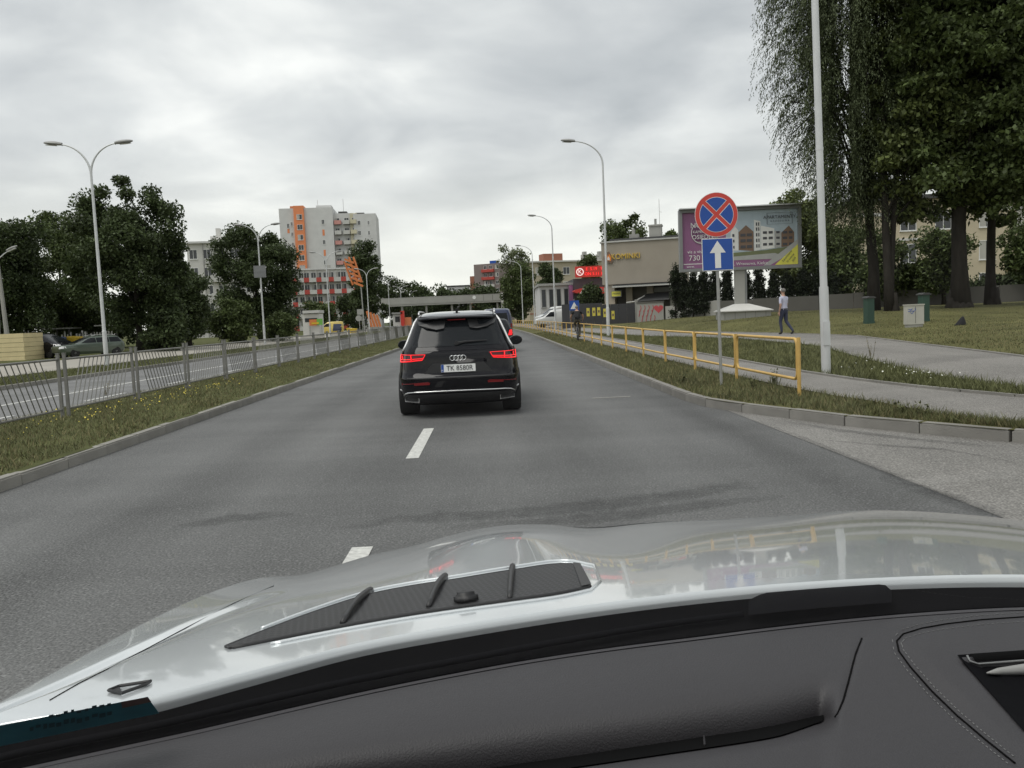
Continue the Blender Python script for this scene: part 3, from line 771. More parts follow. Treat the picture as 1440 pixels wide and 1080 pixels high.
MB().prism([(-.055, -.25), (.055, -.25), (.055, .03), (.15, .03), (0, .25), (-.15, .03), (-.055, .03)], -.009, -.0067).build('arrow', 'sign_white', ss_)
for z_ in (zc - .2, zc + .2): MB().box(-.05, .05, -.004, .06, -.02, .02).build('clamp', 'galv', root, loc=(0, 0, z_))

# ---- billboard
Yb = 46.0
root = thing('billboard', 'large billboard with purple panel and flats picture on one column', 'billboard')
pL, pR = at(956, 343, Yb), at(1127, 328, Yb - 0.5)
cxb = (pL + pR) / 2; Wb = (pR - pL).length; Hb = Wb * 0.515
gz0 = gz(at(1042, 445, Yb).x, Yb)
root.location = (cxb.x, Yb, gz0); root.rotation_euler = (0, R(0.3), R(-5))
zm = cxb.z - gz0
y0 = -0.25
fr = MB(); t_ = 0.17
hw, hh = Wb / 2, Hb / 2
fr.box(-hw, hw, y0, 0.25, zm + hh - t_, zm + hh).box(-hw, hw, y0, 0.25, zm - hh, zm - hh + t_).box(-hw, -hw + t_, y0, .25, zm - hh + t_ + .001, zm + hh - t_ - .001).box(hw - t_, hw, y0, .25, zm - hh + t_ + .001, zm + hh - t_ - .001)
fr.box(-hw + t_ + .002, hw - t_ - .002, 0.0, .22, zm - hh + t_ + .002, zm + hh - t_ - .002)
fr.build('frame', 'bill_frame', root)
MB().box(-hw, hw, y0 - .25, y0 + .3, zm + hh + .003, zm + hh + .06).build('light_hood', 'satin_silver', root)
iw, ih = hw - t_ - .01, hh - t_ - .01
post = MB().box(-iw, iw, -.06, -.003, -ih, ih).build('poster', 'purple', root, loc=(0, -.02, zm))
PY = [-0.064]
def layer(mat, pts, name='print'):
    PY[0] -= 0.003; MB().prism(pts, PY[0], PY[0] + .002).build(name, mat, post)
X = lambda u: -iw + u * 2 * iw
Z = lambda v: -ih + v * 2 * ih
def pp(*uv): return [(X(u), Z(v)) for u, v in uv]
layer('print_sky', pp((.38, .12), (1, .12), (1, 1), (.38, 1)))
layer('print_grass', pp((.38, .10), (1, .10), (1, .34), (.72, .28), (.38, .25)))
layer('print_grey', pp((.38, .12), (.95, .12), (.80, .22), (.38, .18)))
# two wings and the white middle of the pictured flats
layer('print_brown', pp((.49, .30), (.62, .27), (.62, .62), (.555, .74), (.49, .62)))
layer('print_white', pp((.42, .30), (.487, .29), (.487, .66), (.46, .72), (.42, .62)))
layer('print_white', pp((.625, .27), (.68, .29), (.68, .80), (.625, .83)))
layer('print_white', pp((.683, .29), (.80, .31), (.80, .66), (.683, .72)))
layer('print_brown', pp((.86, .32), (.97, .34), (.97, .58), (.925, .70), (.86, .58)))
layer('print_grey', pp((.803, .31), (.858, .32), (.858, .60), (.803, .62)))
PY[0] -= 0.003
def win(u, v, du, dv, mat): MB().prism(pp((u, v), (u + du, v), (u + du, v + dv), (u, v + dv)), PY[0], PY[0] + .002).build('print', mat, post)
for v in (.33, .44, .54):
    win(.505, v, .045, .05, 'print_dark'); win(.56, v, .045, .05, 'print_dark'); win(.435, v, .018, .05, 'print_dark'); win(.87, v + .02, .04, .045, 'print_dark'); win(.925, v + .02, .03, .045, 'print_dark')
for v in (.33, .43, .53, .63, .72): win(.64, v, .012, .06, 'print_dark'); win(.66, v, .010, .06, 'print_dark')
for v in (.36, .47, .57): win(.70, v, .035, .045, 'print_dark'); win(.75, v, .035, .045, 'print_dark'); win(.815, v, .03, .04, 'print_dark')
layer('purple', pp((0, 0), (1, 0), (1, .115), (0, .115)))
layer('print_grey', pp((.76, .005), (1, .28), (1, .45), (.70, .005)))
layer('yellow_print', pp((.80, .005), (1, .005), (1, .36)))
layer('print_white', pp((0.005, .075), (.38, .075), (.38, .088), (0.005, .088)))
ring = [(X(.175) + .62 * math.cos(a), Z(.64) + .62 * math.sin(a)) for a in np.linspace(0, 2 * math.pi, 41)[:-1]]
layer('print_white', ring); layer('print_purple_dark', [(X(.175) + .585 * math.cos(a), Z(.64) + .585 * math.sin(a)) for a in np.linspace(0, 2 * math.pi, 41)[:-1]])
yt = PY[0] - .006
def bt(body, u, v, size, mat='print_white', rot=0, sx=1.0, al='CENTER'): text_obj(body, size, mat, post, Matrix.Translation((X(u), yt, Z(v))) @ Matrix.Rotation(rot, 4, 'Y') @ UPRIGHT, extrude=.002, align=al, sx=sx)
bt('NOWE', .17, .77, .40); bt('KAMERALNE', .18, .655, .20); bt('OSIEDLE', .18, .56, .33); bt('mieszkania', .18, .47, .15)
bt('vis a vis', .04, .30, .26, al='LEFT'); bt('730', .05, .185, .42, al='LEFT'); bt('www.', .03, .035, .19, al='LEFT')
bt('UL. Wrzosowa, Kielce', .57, .05, .23)
bt('APARTAMENTY', .845, .86, .24, 'print_dark', sx=1.05); bt('W R Z O S O W A', .845, .79, .13, 'print_dark')
PY[0] -= .01
for (a_, b_) in (((.735, .735), (.955, .738)), ((.735, .935), (.955, .938)), ((.735, .735), (.739, .938)), ((.951, .735), (.955, .938))):
    MB().prism(pp(a_, (b_[0], a_[1]), b_, (a_[0], b_[1])), yt, yt + .002).build('print', 'print_dark', post)
bt('Zakończenie', .905, .155, .15, 'print_dark', R(-50)); bt('IV kwartał', .935, .12, .14, 'print_dark', R(-50)); bt('2019', .965, .09, .14, 'print_dark', R(-50))
# column, tiled pyramid foot
xc_ = at(1041, 400, Yb).x - cxb.x
MB().box(xc_ - .30, xc_ + .22, -.12, .25, 0.5, zm - hh - .002).build('column', 'concrete', root)
MB().box(xc_ + .23, xc_ + .34, -.08, .2, 0.5, zm - hh - .002).build('column', 'bill_frame', root)
bx = 1.28
ft = MB().box(xc_ - bx + .1, xc_ + bx + .1, -1.1, 1.1, -.4, .36).build('foot', 'concrete', root)
m = MB(); apex = [(xc_ - .32, -.3, .78), (xc_ + .38, -.3, .78), (xc_ + .38, .4, .78), (xc_ - .32, .4, .78)]
b4 = [(xc_ - bx, -1.25, .365), (xc_ + bx + .2, -1.25, .365), (xc_ + bx + .2, 1.25, .365), (xc_ - bx, 1.25, .365)]
b5 = [(x, y, z + .05) for x, y, z in b4]
for k in range(4):
    m.quad(b4[k], b4[(k + 1) % 4], b5[(k + 1) % 4], b5[k]); m.quad(b5[k], b5[(k + 1) % 4], apex[(k + 1) % 4], apex[k])
m.quad(*apex); m.quad(*b4[::-1]); m.build('foot_cap', 'white_render', root)
for k in range(5): MB().box(xc_ - 1.1 + k * .55, xc_ - 1.085 + k * .55, -1.108, -1.1, -.35, .34).build('joint', 'concrete_dark', ft)

# ---- posts, cabinet, black lump on the lawn
def green_post(px, py, top, label):
    p = onground(px, py); h = (at(px, top, p.y).z - p.z)
    root = thing('green_post', label, 'post', (p.x, p.y, gz(p.x, p.y) - .02), R(8), 'green posts on the lawn')
    MB().box(-.15, .15, -.15, .15, 0, h - .06).box(-.16, .16, -.16, .16, 0.001, 0.12).build('shaft', 'green_post', root)
    m = MB(); m.prism([(-.2, h - .058), (.2, h - .058), (.2, h - .02), (.06, h + .03), (-.06, h + .03), (-.2, h - .02)], -.2, .2); m.build('cap', 'roof_dark', root)
green_post(1222, 455, 417, 'dark green square post on the lawn standing alone')
green_post(1299, 452, 412, 'dark green square post behind the pale utility cabinet')
p = onground(1285, 460); h = at(1285, 427, p.y).z - p.z
root = thing('utility_cabinet', 'pale weathered utility cabinet with blue scribble on the lawn', 'cabinet', (p.x, p.y, gz(p.x, p.y) - .02), R(-6))
MB().box(-.29, .29, -.16, .16, .12, h - .04).build('body', 'cabinet', root)
MB().box(-.26, .26, -.14, .14, -.05, .119).build('plinth', 'concrete', root)
MB().box(-.31, .31, -.18, .18, h - .038, h).build('lid', 'cabinet', root)
MB().box(-.006, .006, -.164, -.1605, .16, h - .08).build('door_gap', 'roof_dark', root)
m = MB()
for (a_, b_) in (((-.25, .80), (-.12, .76)), ((-.2, .72), (-.1, .83)), ((-.26, .70), (-.02, .72)), ((-.18, .66), (-.12, .6)), ((-.12, .6), (-.05, .72)), ((-.02, .83), (.0, .72))):
    m.tube([(a_[0], -.163, a_[1] * h), (b_[0], -.163, b_[1] * h)], .008, 4)
m.build('scribble', 'sign_blue', root)
p = onground(1351, 457)
m = MB(); m.lathe([(.2, -.03), (.19, .03), (.14, .12), (.08, .22), (.03, .29)], 9, M4=Matrix.Shear('XY', 4, (0.25, 0.0)) @ Matrix.Diagonal((1, .6, 1, 1)))
pr = [(-.22, 0), (-.17, .04), (-.06, .12), (.03, .23), (.08, .27), (.13, .24), (.15, .1), (.16, 0)]
0 and m.grid(lambda k, t: (pr[k][0] * 1.0, t * .09 * (1 - .5 * pr[k][1] / .27), max(0, pr[k][1] * (1 - .45 * t * t))), range(len(pr)), [-1, -.6, -.2, .2, .6, 1])
m.box(-.2, .15, -.08, .08, -.02, .02)
tag(m.build('black_lump', 'cloth_black', smooth=True, loc=(p.x, p.y, gz(p.x, p.y))), 'small black pointed lump lying on the lawn', 'lump')

# ================================================================== PEOPLE
def skin_body(name, joints, edges, mats, zone, parent, mw=None, sub=2):
    """one continuous body grown round a jointed skeleton; zone(face centre) -> material index"""
    me = bpy.data.meshes.new(name); me.from_pydata([j[0] for j in joints], edges, [])
    o = bpy.data.objects.new('tmp', me); C.objects.link(o)
    o.modifiers.new('skin', 'SKIN').use_smooth_shade = True
    sk = me.skin_vertices[0].data
    for k, j in enumerate(joints):
        r = j[1]; sk[k].radius = r if isinstance(r, tuple) else (r, r)
    sk[0].use_root = True
    ss__ = o.modifiers.new('sub', 'SUBSURF'); ss__.levels = sub; ss__.render_levels = sub
    dg = bpy.context.evaluated_depsgraph_get(); dg.update()
    nm = bpy.data.meshes.new_from_object(o.evaluated_get(dg)); bpy.data.objects.remove(o)
    nm.materials.clear()
    for m in mats: nm.materials.append(MATS[m])
    for f in nm.polygons: f.material_index = zone(f.center); f.use_smooth = True
    nm.name = name
    return link(name, nm, parent, mw=mw)
def fingers(J, E, wrist, d, side, r=.0085):
    """palm + five bent fingers hanging along d"""
    d = Vector(d).normalized(); s = Vector((0, 1, 0)) ; s = (s - d * s.dot(d)).normalized(); c = d.cross(s)
    w_ = Vector(J[wrist][0]); pi = len(J); J.append((tuple(w_ + d * .055), (.036, .018))); E.append((wrist, pi))
    for k, ln in enumerate((.062, .075, .07, .055)):
        b = w_ + d * .095 + s * (.03 - .02 * k); i = len(J)
        J.append((tuple(b), r)); J.append((tuple(b + d * ln * .5 + c * .006 * side), r)); J.append((tuple(b + d * ln * .85 + c * .022 * side), r * .85))
        E.extend([(pi, i), (i, i + 1), (i + 1, i + 2)])
    i = len(J); J.append((tuple(w_ + d * .04 + s * .045), .011)); J.append((tuple(w_ + d * .085 + s * .058), .0095)); E.extend([(pi, i), (i, i + 1)])

# ---- man walking away on the wide path
p = onground(1103, 471)
man = thing('person', 'man in pale lilac short-sleeved shirt and navy trousers walking on the footpath', 'person', (p.x, p.y, gz(p.x, p.y) + .03), R(32))
J = [((0, 0, .95), (.155, .115)), ((0, 0, 1.08), (.155, .115)), ((0, .01, 1.25), (.17, .115)), ((0, .01, 1.40), (.165, .10)), ((0, .01, 1.48), (.075, .065)), ((0, .03, 1.54), (.055, .055)),
     ((0, .045, 1.62), (.072, .088)), ((0, .05, 1.70), (.074, .092)), ((0, .045, 1.755), (.05, .065))]
E = [(0, 1), (1, 2), (2, 3), (3, 4), (4, 5), (5, 6), (6, 7), (7, 8)]
def limb(J, E, root, pts):
    a = root
    for q, r in pts: J.append((q, r)); E.append((a, len(J) - 1)); a = len(J) - 1
    return a
wl = limb(J, E, 3, [((-.19, .0, 1.41), .065), ((-.235, -.02, 1.24), .056), ((-.25, -.05, 1.12), .042), ((-.245, 0, .96), .036), ((-.24, .03, .87), .026)])
fingers(J, E, wl, (0, .12, -1), 1)
wr = limb(J, E, 3, [((.19, .02, 1.41), .065), ((.235, .05, 1.25), .056), ((.25, .06, 1.13), .042), ((.24, .14, 1.0), .036), ((.225, .2, .94), .026)])
fingers(J, E, wr, (0, .35, -1), -1)
limb(J, E, 0, [((-.09, .0, .86), .098), ((-.10, .10, .50), .068), ((-.10, .06, .28), .058), ((-.10, .04, .09), .045), ((-.10, .07, .04), (.045, .036)), ((-.105, .19, .03), (.04, .028))])
limb(J, E, 0, [((.09, .0, .86), .098), ((.09, -.02, .50), .068), ((.10, -.20, .28), .056), ((.10, -.33, .13), .045), ((.10, -.32, .07), (.045, .036)), ((.10, -.23, .02), (.04, .028))])
def zone(c):
    if c.z > 1.475: return 0
    if c.z < .11 and True: return 3
    if c.z > .97:
        if abs(c.x) > .2 and c.z < 1.2: return 0
        return 1
    if abs(c.x) > .19 and c.z > .72: return 0
    return 2
skin_body('body', J, E, ['skin', 'shirt_lilac', 'trousers_navy', 'shoe'], zone, man)
def hair_cap(parent, c, r, mat, name='hair'):
    m = MB(); m.grid(lambda a, b: (c[0] + r[0] * math.cos(a) * math.sin(b), c[1] + r[1] * math.sin(a) * math.sin(b) - .012, c[2] + r[2] * math.cos(b)), np.linspace(0, 2 * math.pi, 15), np.linspace(0, 2.0, 9))
    return m.build(name, mat, parent, smooth=True)
hair_cap(man, (0, .035, 1.695), (.085, .108, .095), 'hair_grey')
for s in (-1, 1): MB().lathe([(.004, -.03), (.02, -.02), (.022, .01), (.006, .03)], 8, M4=Matrix.Translation((s * .082, .055, 1.665)) @ Matrix.Diagonal((.5, 1, 1, 1))).build('ear', 'skin', man, smooth=True)
MB().tube([(.158 * math.cos(a), .118 * math.sin(a), .985) for a in np.linspace(0, 2 * math.pi, 21)[:-1]], .018, 6, closed=True).build('belt', 'shoe', man, smooth=True)

# ---- bicycle and rider on the narrow footpath
Yc = 44.0; p = at(812, 462, Yc); zc = gz(p.x, Yc) + .022
bike = thing('bicycle', 'dark bicycle ridden along the narrow footpath', 'bicycle', (p.x, Yc, zc), R(-4))
def wheel_parts(root, y, r=.34):
    MB().tube([(0, y + r * math.cos(a), r + r * math.sin(a)) for a in np.linspace(0, 2 * math.pi, 33)[:-1]], .022, 6, closed=True).build('tyre', 'rubber', root, smooth=True)
    m = MB()
    for k in range(14):
        a = k * math.pi / 7; m.tube([(0.02 * (-1) ** k, y, r), (0, y + (r - .02) * math.cos(a), r + (r - .02) * math.sin(a))], .003, 4)
    m.tube([(-.05, y, r), (.05, y, r)], .02, 6); m.build('spokes', 'alloy', root)
wheel_parts(bike, -.52); wheel_parts(bike, .54)
fm = MB(); bbk, seat_t, head_t, head_b = (0, -.08, .30), (0, -.24, .86), (0, .36, .86), (0, .40, .70)
for a_, b_, r_ in ((bbk, seat_t, .018), (seat_t, head_t, .017), (bbk, head_b, .02), (head_t, head_b, .02), (bbk, (.05, -.52, .34), .011), (bbk, (-.05, -.52, .34), .011), (seat_t, (.05, -.52, .34), .009), (seat_t, (-.05, -.52, .34), .009), (head_b, (.05, .54, .34), .013), (head_b, (-.05, .54, .34), .013)): fm.tube([a_, b_], r_, 6)
fm.build('frame', 'dark_clad', bike)
MB().tube([seat_t, (0, -.27, 1.0)], .014, 6).build('seat_post', 'alloy', bike)
MB().grid(lambda t, a: ((.02 + .07 * t * t) * math.cos(a), -.13 - .26 * t, 1.0 + .03 * math.sin(a) + .01), np.linspace(0, 1, 6), np.linspace(0, 2 * math.pi, 11)).build('saddle', 'black_plastic', bike, smooth=True)
MB().tube([(-.31, .28, 1.06), (-.1, .36, 1.03), (.1, .36, 1.03), (.31, .28, 1.06)], .014, 6).tube([head_t, (0, .36, 1.03)], .016, 6).build('handlebar', 'black_plastic', bike)
MB().tube([(.05, -.08, .30), (.07, -.02, .14)], .01, 5).tube([(-.05, -.08, .30), (-.07, -.14, .46)], .01, 5).box(.05, .16, -.06, .03, .13, .155).box(-.16, -.05, -.18, -.09, .45, .475).build('cranks', 'alloy', bike)
rid = thing('person', 'cyclist in black shirt and dark trousers riding on the narrow footpath', 'person', (p.x, Yc, zc), R(-4))
J = [((0, -.26, 1.06), (.16, .125)), ((0, -.22, 1.18), (.165, .12)), ((0, -.14, 1.36), (.185, .12)), ((0, -.05, 1.50), (.18, .105)), ((0, -.02, 1.57), (.075, .065)), ((0, .01, 1.62), .055),
     ((0, .04, 1.69), (.074, .09)), ((0, .05, 1.76), (.076, .094)), ((0, .045, 1.815), (.05, .065))]
E = [(k, k + 1) for k in range(8)]
for s in (-1, 1):
    wv = limb(J, E, 3, [((s * .21, -.03, 1.50), .068), ((s * .30, .04, 1.32), .055), ((s * .33, .10, 1.22), .043), ((s * .31, .22, 1.12), .034), ((s * .30, .27, 1.09), .027)])
    fingers(J, E, wv, (-.05 * s, .8, -.5), s)
    limb(J, E, 0, [((s * .10, -.14, 1.02), .10), ((s * .13, .22 if s < 0 else .12, .86 if s < 0 else .64), .072), ((s * .12, .04 if s < 0 else .04, .64 if s < 0 else .40), .058), ((s * .11, -.14 if s < 0 else -.05, .53 if s < 0 else .22), .043), ((s * .11, -.03 if s < 0 else .08, .50 if s < 0 else .18), (.042, .03))])
def zone2(c):
    if c.z > 1.565: return 0
    if abs(c.x) > .245 and c.z < 1.38: return 0
    if c.z > 1.10 and abs(c.x) < .3: return 1
    if c.z < .24 or (c.x < 0 and c.z < .545 and c.y > -.12): return 3
    return 2
skin_body('body', J, E, ['skin', 'cloth_black', 'cloth_khaki', 'shoe'], zone2, rid)
hair_cap(rid, (0, .03, 1.755), (.086, .11, .09), 'hair_grey')

# ================================================================== VEHICLES
class Shape:
    """a car body as stacked rounded outlines: rows of (z, half width, rear y, front y, squareness)"""
    def __init__(s, rows): s.r = np.array(rows, float)
    def at(s, z): return [float(np.interp(z, s.r[:, 0], s.r[:, k])) for k in (1, 2, 3, 4)]
    def rear(s, x, z):
        w_, a, b, n = s.at(z); L = (b - a) / 2; return (a + b) / 2 - L * max(0.0, 1 - min(1, abs(x) / w_) ** n) ** (1 / n)
    def front(s, x, z):
        w_, a, b, n = s.at(z); L = (b - a) / 2; return (a + b) / 2 + L * max(0.0, 1 - min(1, abs(x) / w_) ** n) ** (1 / n)
    def side(s, y, z):
        w_, a, b, n = s.at(z); L = (b - a) / 2; return w_ * max(0.0, 1 - min(1, abs((y - (a + b) / 2) / L)) ** n) ** (1 / n)
    def body(s, name, mat, parent, nz=46, na=72):
        m = MB(); zs = np.interp(np.linspace(0, 1, nz), np.linspace(0, 1, len(s.r)), s.r[:, 0])
        def f(z, a):
            w_, y0, y1, n = s.at(z); L = (y1 - y0) / 2; c, d = math.cos(a), math.sin(a)
            return (w_ * math.copysign(abs(c) ** (2 / n), c), (y0 + y1) / 2 + L * math.copysign(abs(d) ** (2 / n), d), z)
        # denser at corners
        an = [2 * math.pi * k / na for k in range(na + 1)]
        m.grid(f, zs, an); m.poly([f(zs[-1], a) for a in an[:-1]]); m.poly([f(zs[0], a) for a in an[:-1]][::-1])
        return m.build(name, mat, parent, smooth=True, sharp=50)
    def panel(s, face, quad, off, name, mat, parent, nu=8, nv=6):
        """four corners (u,z) on one face, laid on the body and lifted by off"""
        q = [Vector((a, b)) for a, b in quad]
        def f(u, v):
            p = q[0].lerp(q[1], u).lerp(q[3].lerp(q[2], u), v); a, z = p
            if face == 'rear': return (a, s.rear(a, z) - off, z)
            if face == 'front': return (a, s.front(a, z) + off, z)
            sg = 1 if face == 'right' else -1
            return (sg * (s.side(a, z) + off), a, z)
        m = MB().grid(f, np.linspace(0, 1, nu), np.linspace(0, 1, nv)); return m.build(name, mat, parent, smooth=True)
def wheel(root, x, y, r=.36, w_=.25, spokes=5, rim='alloy'):
    rot = Matrix.Translation((x, y, r)) @ Matrix.Rotation(R(90), 4, 'Y')
    wr_ = link('wheel', MB().lathe([(r * .62, -w_ / 2), (r * .95, -w_ / 2), (r, -w_ / 2 + .03), (r, w_ / 2 - .03), (r * .95, w_ / 2), (r * .62, w_ / 2)], 28).mesh('tyre', 'rubber', smooth=True, sharp=40), root, mw=rot)
    m = MB(); sg = 1 if x > 0 else -1; zf = sg * w_ * .5
    m.lathe([(r * .66, zf * .3), (r * .66, zf * .98), (r * .58, zf * .98), (r * .56, zf * .4)], 24)
    for k in range(spokes):
        a = 2 * math.pi * k / spokes
        m.box(0.02, r * .6, -.035, .035, min(zf * .75, zf * .95), max(zf * .75, zf * .95), M4=Matrix.Rotation(a, 4, 'Z'))
    m.lathe([(.07, zf * .7), (.07, zf * 1.0)], 10); m.build('rim', rim, wr_, smooth=True, sharp=40)
    return wr_

# ---- the black SUV ahead
Q = Shape([(.20, .86, .34, 4.8, 6), (.27, .93, .16, 4.88, 6), (.36, .975, .06, 4.95, 6), (.48, .99, .015, 5.0, 6), (.60, .99, .0, 5.0, 6), (.665, .99, .0, 5.0, 6), (.70, .985, .035, 5.0, 6), (.76, .98, .075, 5.0, 6),
           (.86, .97, .085, 5.0, 6), (.98, .955, .09, 4.97, 6), (1.04, .94, .10, 4.9, 6), (1.09, .915, .135, 4.2, 6), (1.14, .885, .18, 3.75, 6), (1.20, .85, .235, 3.6, 6), (1.32, .805, .33, 3.35, 6),
           (1.45, .752, .43, 3.1, 6), (1.55, .712, .51, 2.9, 6), (1.605, .685, .57, 2.75, 5.5), (1.645, .655, .66, 2.65, 5), (1.68, .61, .80, 2.5, 4.4), (1.708, .52, 1.05, 2.3, 3.6), (1.72, .36, 1.35, 2.1, 3)])
pq = onz(645, 579, 0)
suv = thing('suv', 'black estate-style SUV with lit red tail lights driving ahead', 'car', (0, 0, 0))
Ysuv = 13.25; xs_ = at(644, 510, Ysuv).x
suv.location = (xs_, Ysuv, 0.0); suv.rotation_euler = (0, 0, R(1.2)); suv.scale = (1.045, 1.0, 1.0)
body = Q.body('body', 'car_black', suv, 60, 96)
rw = Q.panel('rear', [(-.815, 1.155), (.815, 1.155), (.65, 1.56), (-.65, 1.56)], .006, 'rear_window', 'car_glass', suv, 20, 10)
# spoiler over the window with the two fins
sp = MB(); sp.grid(lambda x, t: (x, Q.rear(x, 1.60) - .17 * (1 - (x / .66) ** 4) * math.sin(t * math.pi) ** .7 * (1 if t < .5 else 1) - .005, 1.555 + t * .075 + .02 * (1 - (x / .64) ** 2)), np.linspace(-.635, .635, 25), np.linspace(0, 1, 9))
sp.build('spoiler', 'car_black', suv, smooth=True)
sh = MB()
for s in (-1, 1):
    P = [(.17, 1.575), (.625, 1.565), (.60, 1.51), (.48, 1.455), (.32, 1.425), (.20, 1.445)]
    sh.poly([(s * x, Q.rear(s * x, z) - .05, z) for x, z in (P if s > 0 else P[::-1])])
sh.build('spoiler_fins', 'car_black_matt', suv)
MB().tube([(x, Q.rear(x, 1.585) - .12, 1.577) for x in np.linspace(-.14, .14, 7)], .008, 5).build('brake_strip', 'reflector', suv)
# roof rails, and pale trim that paints the sky's reflection along the rear pillars
for s in (-1, 1):
    MB().tube([(s * .61, .85, 1.68), (s * .615, .95, 1.715), (s * .62, 1.2, 1.735), (s * .62, 2.3, 1.735), (s * .60, 2.7, 1.70)], .015, 8).build('roof_rail', 'satin_silver', suv, smooth=True)
    edge = [(s * (w_ - .008), z) for z, w_ in ((1.10, .905), (1.17, .87), (1.25, .825), (1.35, .772), (1.45, .755), (1.55, .712), (1.62, .675))]
    m = MB()
    P = []
    for x, z in edge:
        ax = abs(x); w_, a_, b_, n_ = Q.at(z); yy = (a_ + b_) / 2 - (b_ - a_) / 2 * .80
        P.append((s * (Q.side(yy, z) + .004), yy, z))
    m.tube(P, .019, 6); m.build('pillar_glint_trim', 'glint_trim', suv, smooth=True)
    Q.panel('right' if s > 0 else 'left', [(.75, 1.13), (3.3, 1.10), (2.75, 1.56), (.95, 1.56)], .005, 'side_window', 'car_glass', suv, 12, 6)
    # door mirror
    mm = MB(); mm.lathe([(.02, -.10), (.085, -.085), (.11, -.02), (.105, .05), (.06, .10), (.01, .11)], 14, M4=Matrix.Translation((s * 1.045, 3.05, 1.13)) @ Matrix.Rotation(R(90), 4, 'X') @ Matrix.Diagonal((1.15, .85, 1, 1)))
    mr = mm.build('door_mirror', 'car_black', suv, smooth=True)
    MB().grid(lambda a, r_: (s * 1.045 + r_ * .105 * math.cos(a), 2.945 - .004, 1.13 + r_ * .075 * math.sin(a)), np.linspace(0, 2 * math.pi, 20), [0.02, 1]).build('mirror_glass', 'car_glass', mr)
    MB().tube([(s * .88, 3.1, 1.08), (s * 1.0, 3.06, 1.09)], .025, 6).build('mirror_stalk', 'car_black', mr)
# antenna
MB().prism([(-.02, 0), (.02, 0), (.012, .055), (-.012, .055)], 0, .12).box(-.055, .055, .0, .05, .018, .034).build('antenna', 'black_plastic', suv, loc=(0, 1.0, 1.712))
# tail lights
for s in (-1, 1):
    f = lambda x: s * x
    out_ = [(f(.925), .905), (f(.925), 1.048), (f(.475), 1.045), (f(.525), .955)]
    lens = Q.panel('rear', out_, .010, 'tail_light', 'tail_lens', suv, 14, 6)
    def bar(a, b, t, name='led_bar'):
        n_ = 10; P = [(a[0] + (b[0] - a[0]) * k / n_, a[1] + (b[1] - a[1]) * k / n_) for k in range(n_ + 1)]
        MB().tube([(s * x, Q.rear(x, z) - .016, z) for x, z in P], t, 5).build(name, 'tail_led', lens)
    bar((.915, .918), (.545, .952), .009); bar((.91, .955), (.53, .978), .006); bar((.915, .915), (.915, 1.035), .009)
    bar((.72, .93), (.725, 1.035), .009); bar((.88, 1.038), (.50, 1.035), .005); bar((.545, .952), (.50, 1.035), .005); bar((.87, .955), (.875, 1.02), .007)
    # low reflectors
    rf = Q.panel('rear', [(f(.895), .545), (f(.895), .585), (f(.44), .588), (f(.45), .555)], .012, 'reflector', 'reflector', suv, 10, 3)
    bar2 = MB().tube([(s * x, Q.rear(x, .568) - .018, .568 + .004 * k) for k, x in enumerate(np.linspace(.88, .46, 8))], .004, 5); bar2.build('led_bar', 'reflector', rf)
    # exhaust frame
    xo = .745
    P = [(s * (xo + dx), Q.rear(xo + dx, .31) - .035, .30 + dz) for dx, dz in ((-.115, -.03), (.115, -.03), (.125, .035), (-.115, .035))]
    ex = MB().tube(P, .008, 5, closed=True); eo = ex.build('exhaust_trim', 'satin_silver', suv)
    MB().poly([(x, y + .006, z) for x, y, z in P]).build('exhaust_opening', 'black_plastic', eo)
    MB().tube([(s * .905, Q.rear(.905, .46) - .012, .455), (s * .935, Q.rear(.935, .46) - .012, .462)], .012, 5).build('parking_sensor', 'satin_silver', suv)
# bumper: lower matt valance, chrome line, creases
Q.panel('rear', [(-.93, .225), (.93, .225), (.955, .40), (-.955, .40)], .012, 'valance', 'car_black_matt', suv, 24, 6)
cl = [(-.875, .345), (-.86, .395), (-.80, .425)] + [(x, .432 + .012 * (1 - x * x)) for x in np.linspace(-.7, .7, 15)] + [(.80, .425), (.86, .395), (.875, .345)]
MB().tube([(x, Q.rear(x, z) - .024, z) for x, z in cl], .0125, 6).build('chrome_line', 'chrome', suv, smooth=True)
Q.panel('rear', [(-.80, .655), (.80, .655), (.80, .675), (-.80, .675)], .02, 'bumper_lip', 'car_black_matt', suv, 24, 3)
# plate recess, plate with text
MB().prism([(-.56, .68), (.56, .68), (.40, .885), (-.40, .885)], -.012, .03).build('plate_recess', 'car_black_matt', suv, loc=(0, Q.rear(0, .78) - .004, 0))
pl_ = MB().box(-.265, .265, -.008, .004, -.062, .062).build('number_plate', 'plate_white', suv, loc=(0, Q.rear(0, .80) - .024, .805))
MB().box(-.262, -.222, -.010, -.0085, -.058, .058).build('blue_band', 'sign_blue', pl_)
text_obj('PL', .035, 'sign_white', pl_, TXT(-.242, -.0115, -.035), extrude=.001)
text_obj('TK 8580R', .112, 'ink', pl_, TXT(.022, -.011, -.004), extrude=.0015, sx=.88)
for a_ in ((-.268, .268, .062, .068), (-.268, .268, -.068, -.062)): MB().box(a_[0], a_[1], -.01, .004, a_[2], a_[3]).build('plate_holder', 'black_plastic', pl_)
em = thing('emblem', None, None); em.parent = suv
for k in range(4):
    MB().tube([(-.084 + k * .056 + .04 * math.cos(a), Q.rear(0, .965) - .022, .965 + .04 * math.sin(a)) for a in np.linspace(0, 2 * math.pi, 25)[:-1]], .0065, 6, closed=True).build('ring', 'chrome', em, smooth=True)
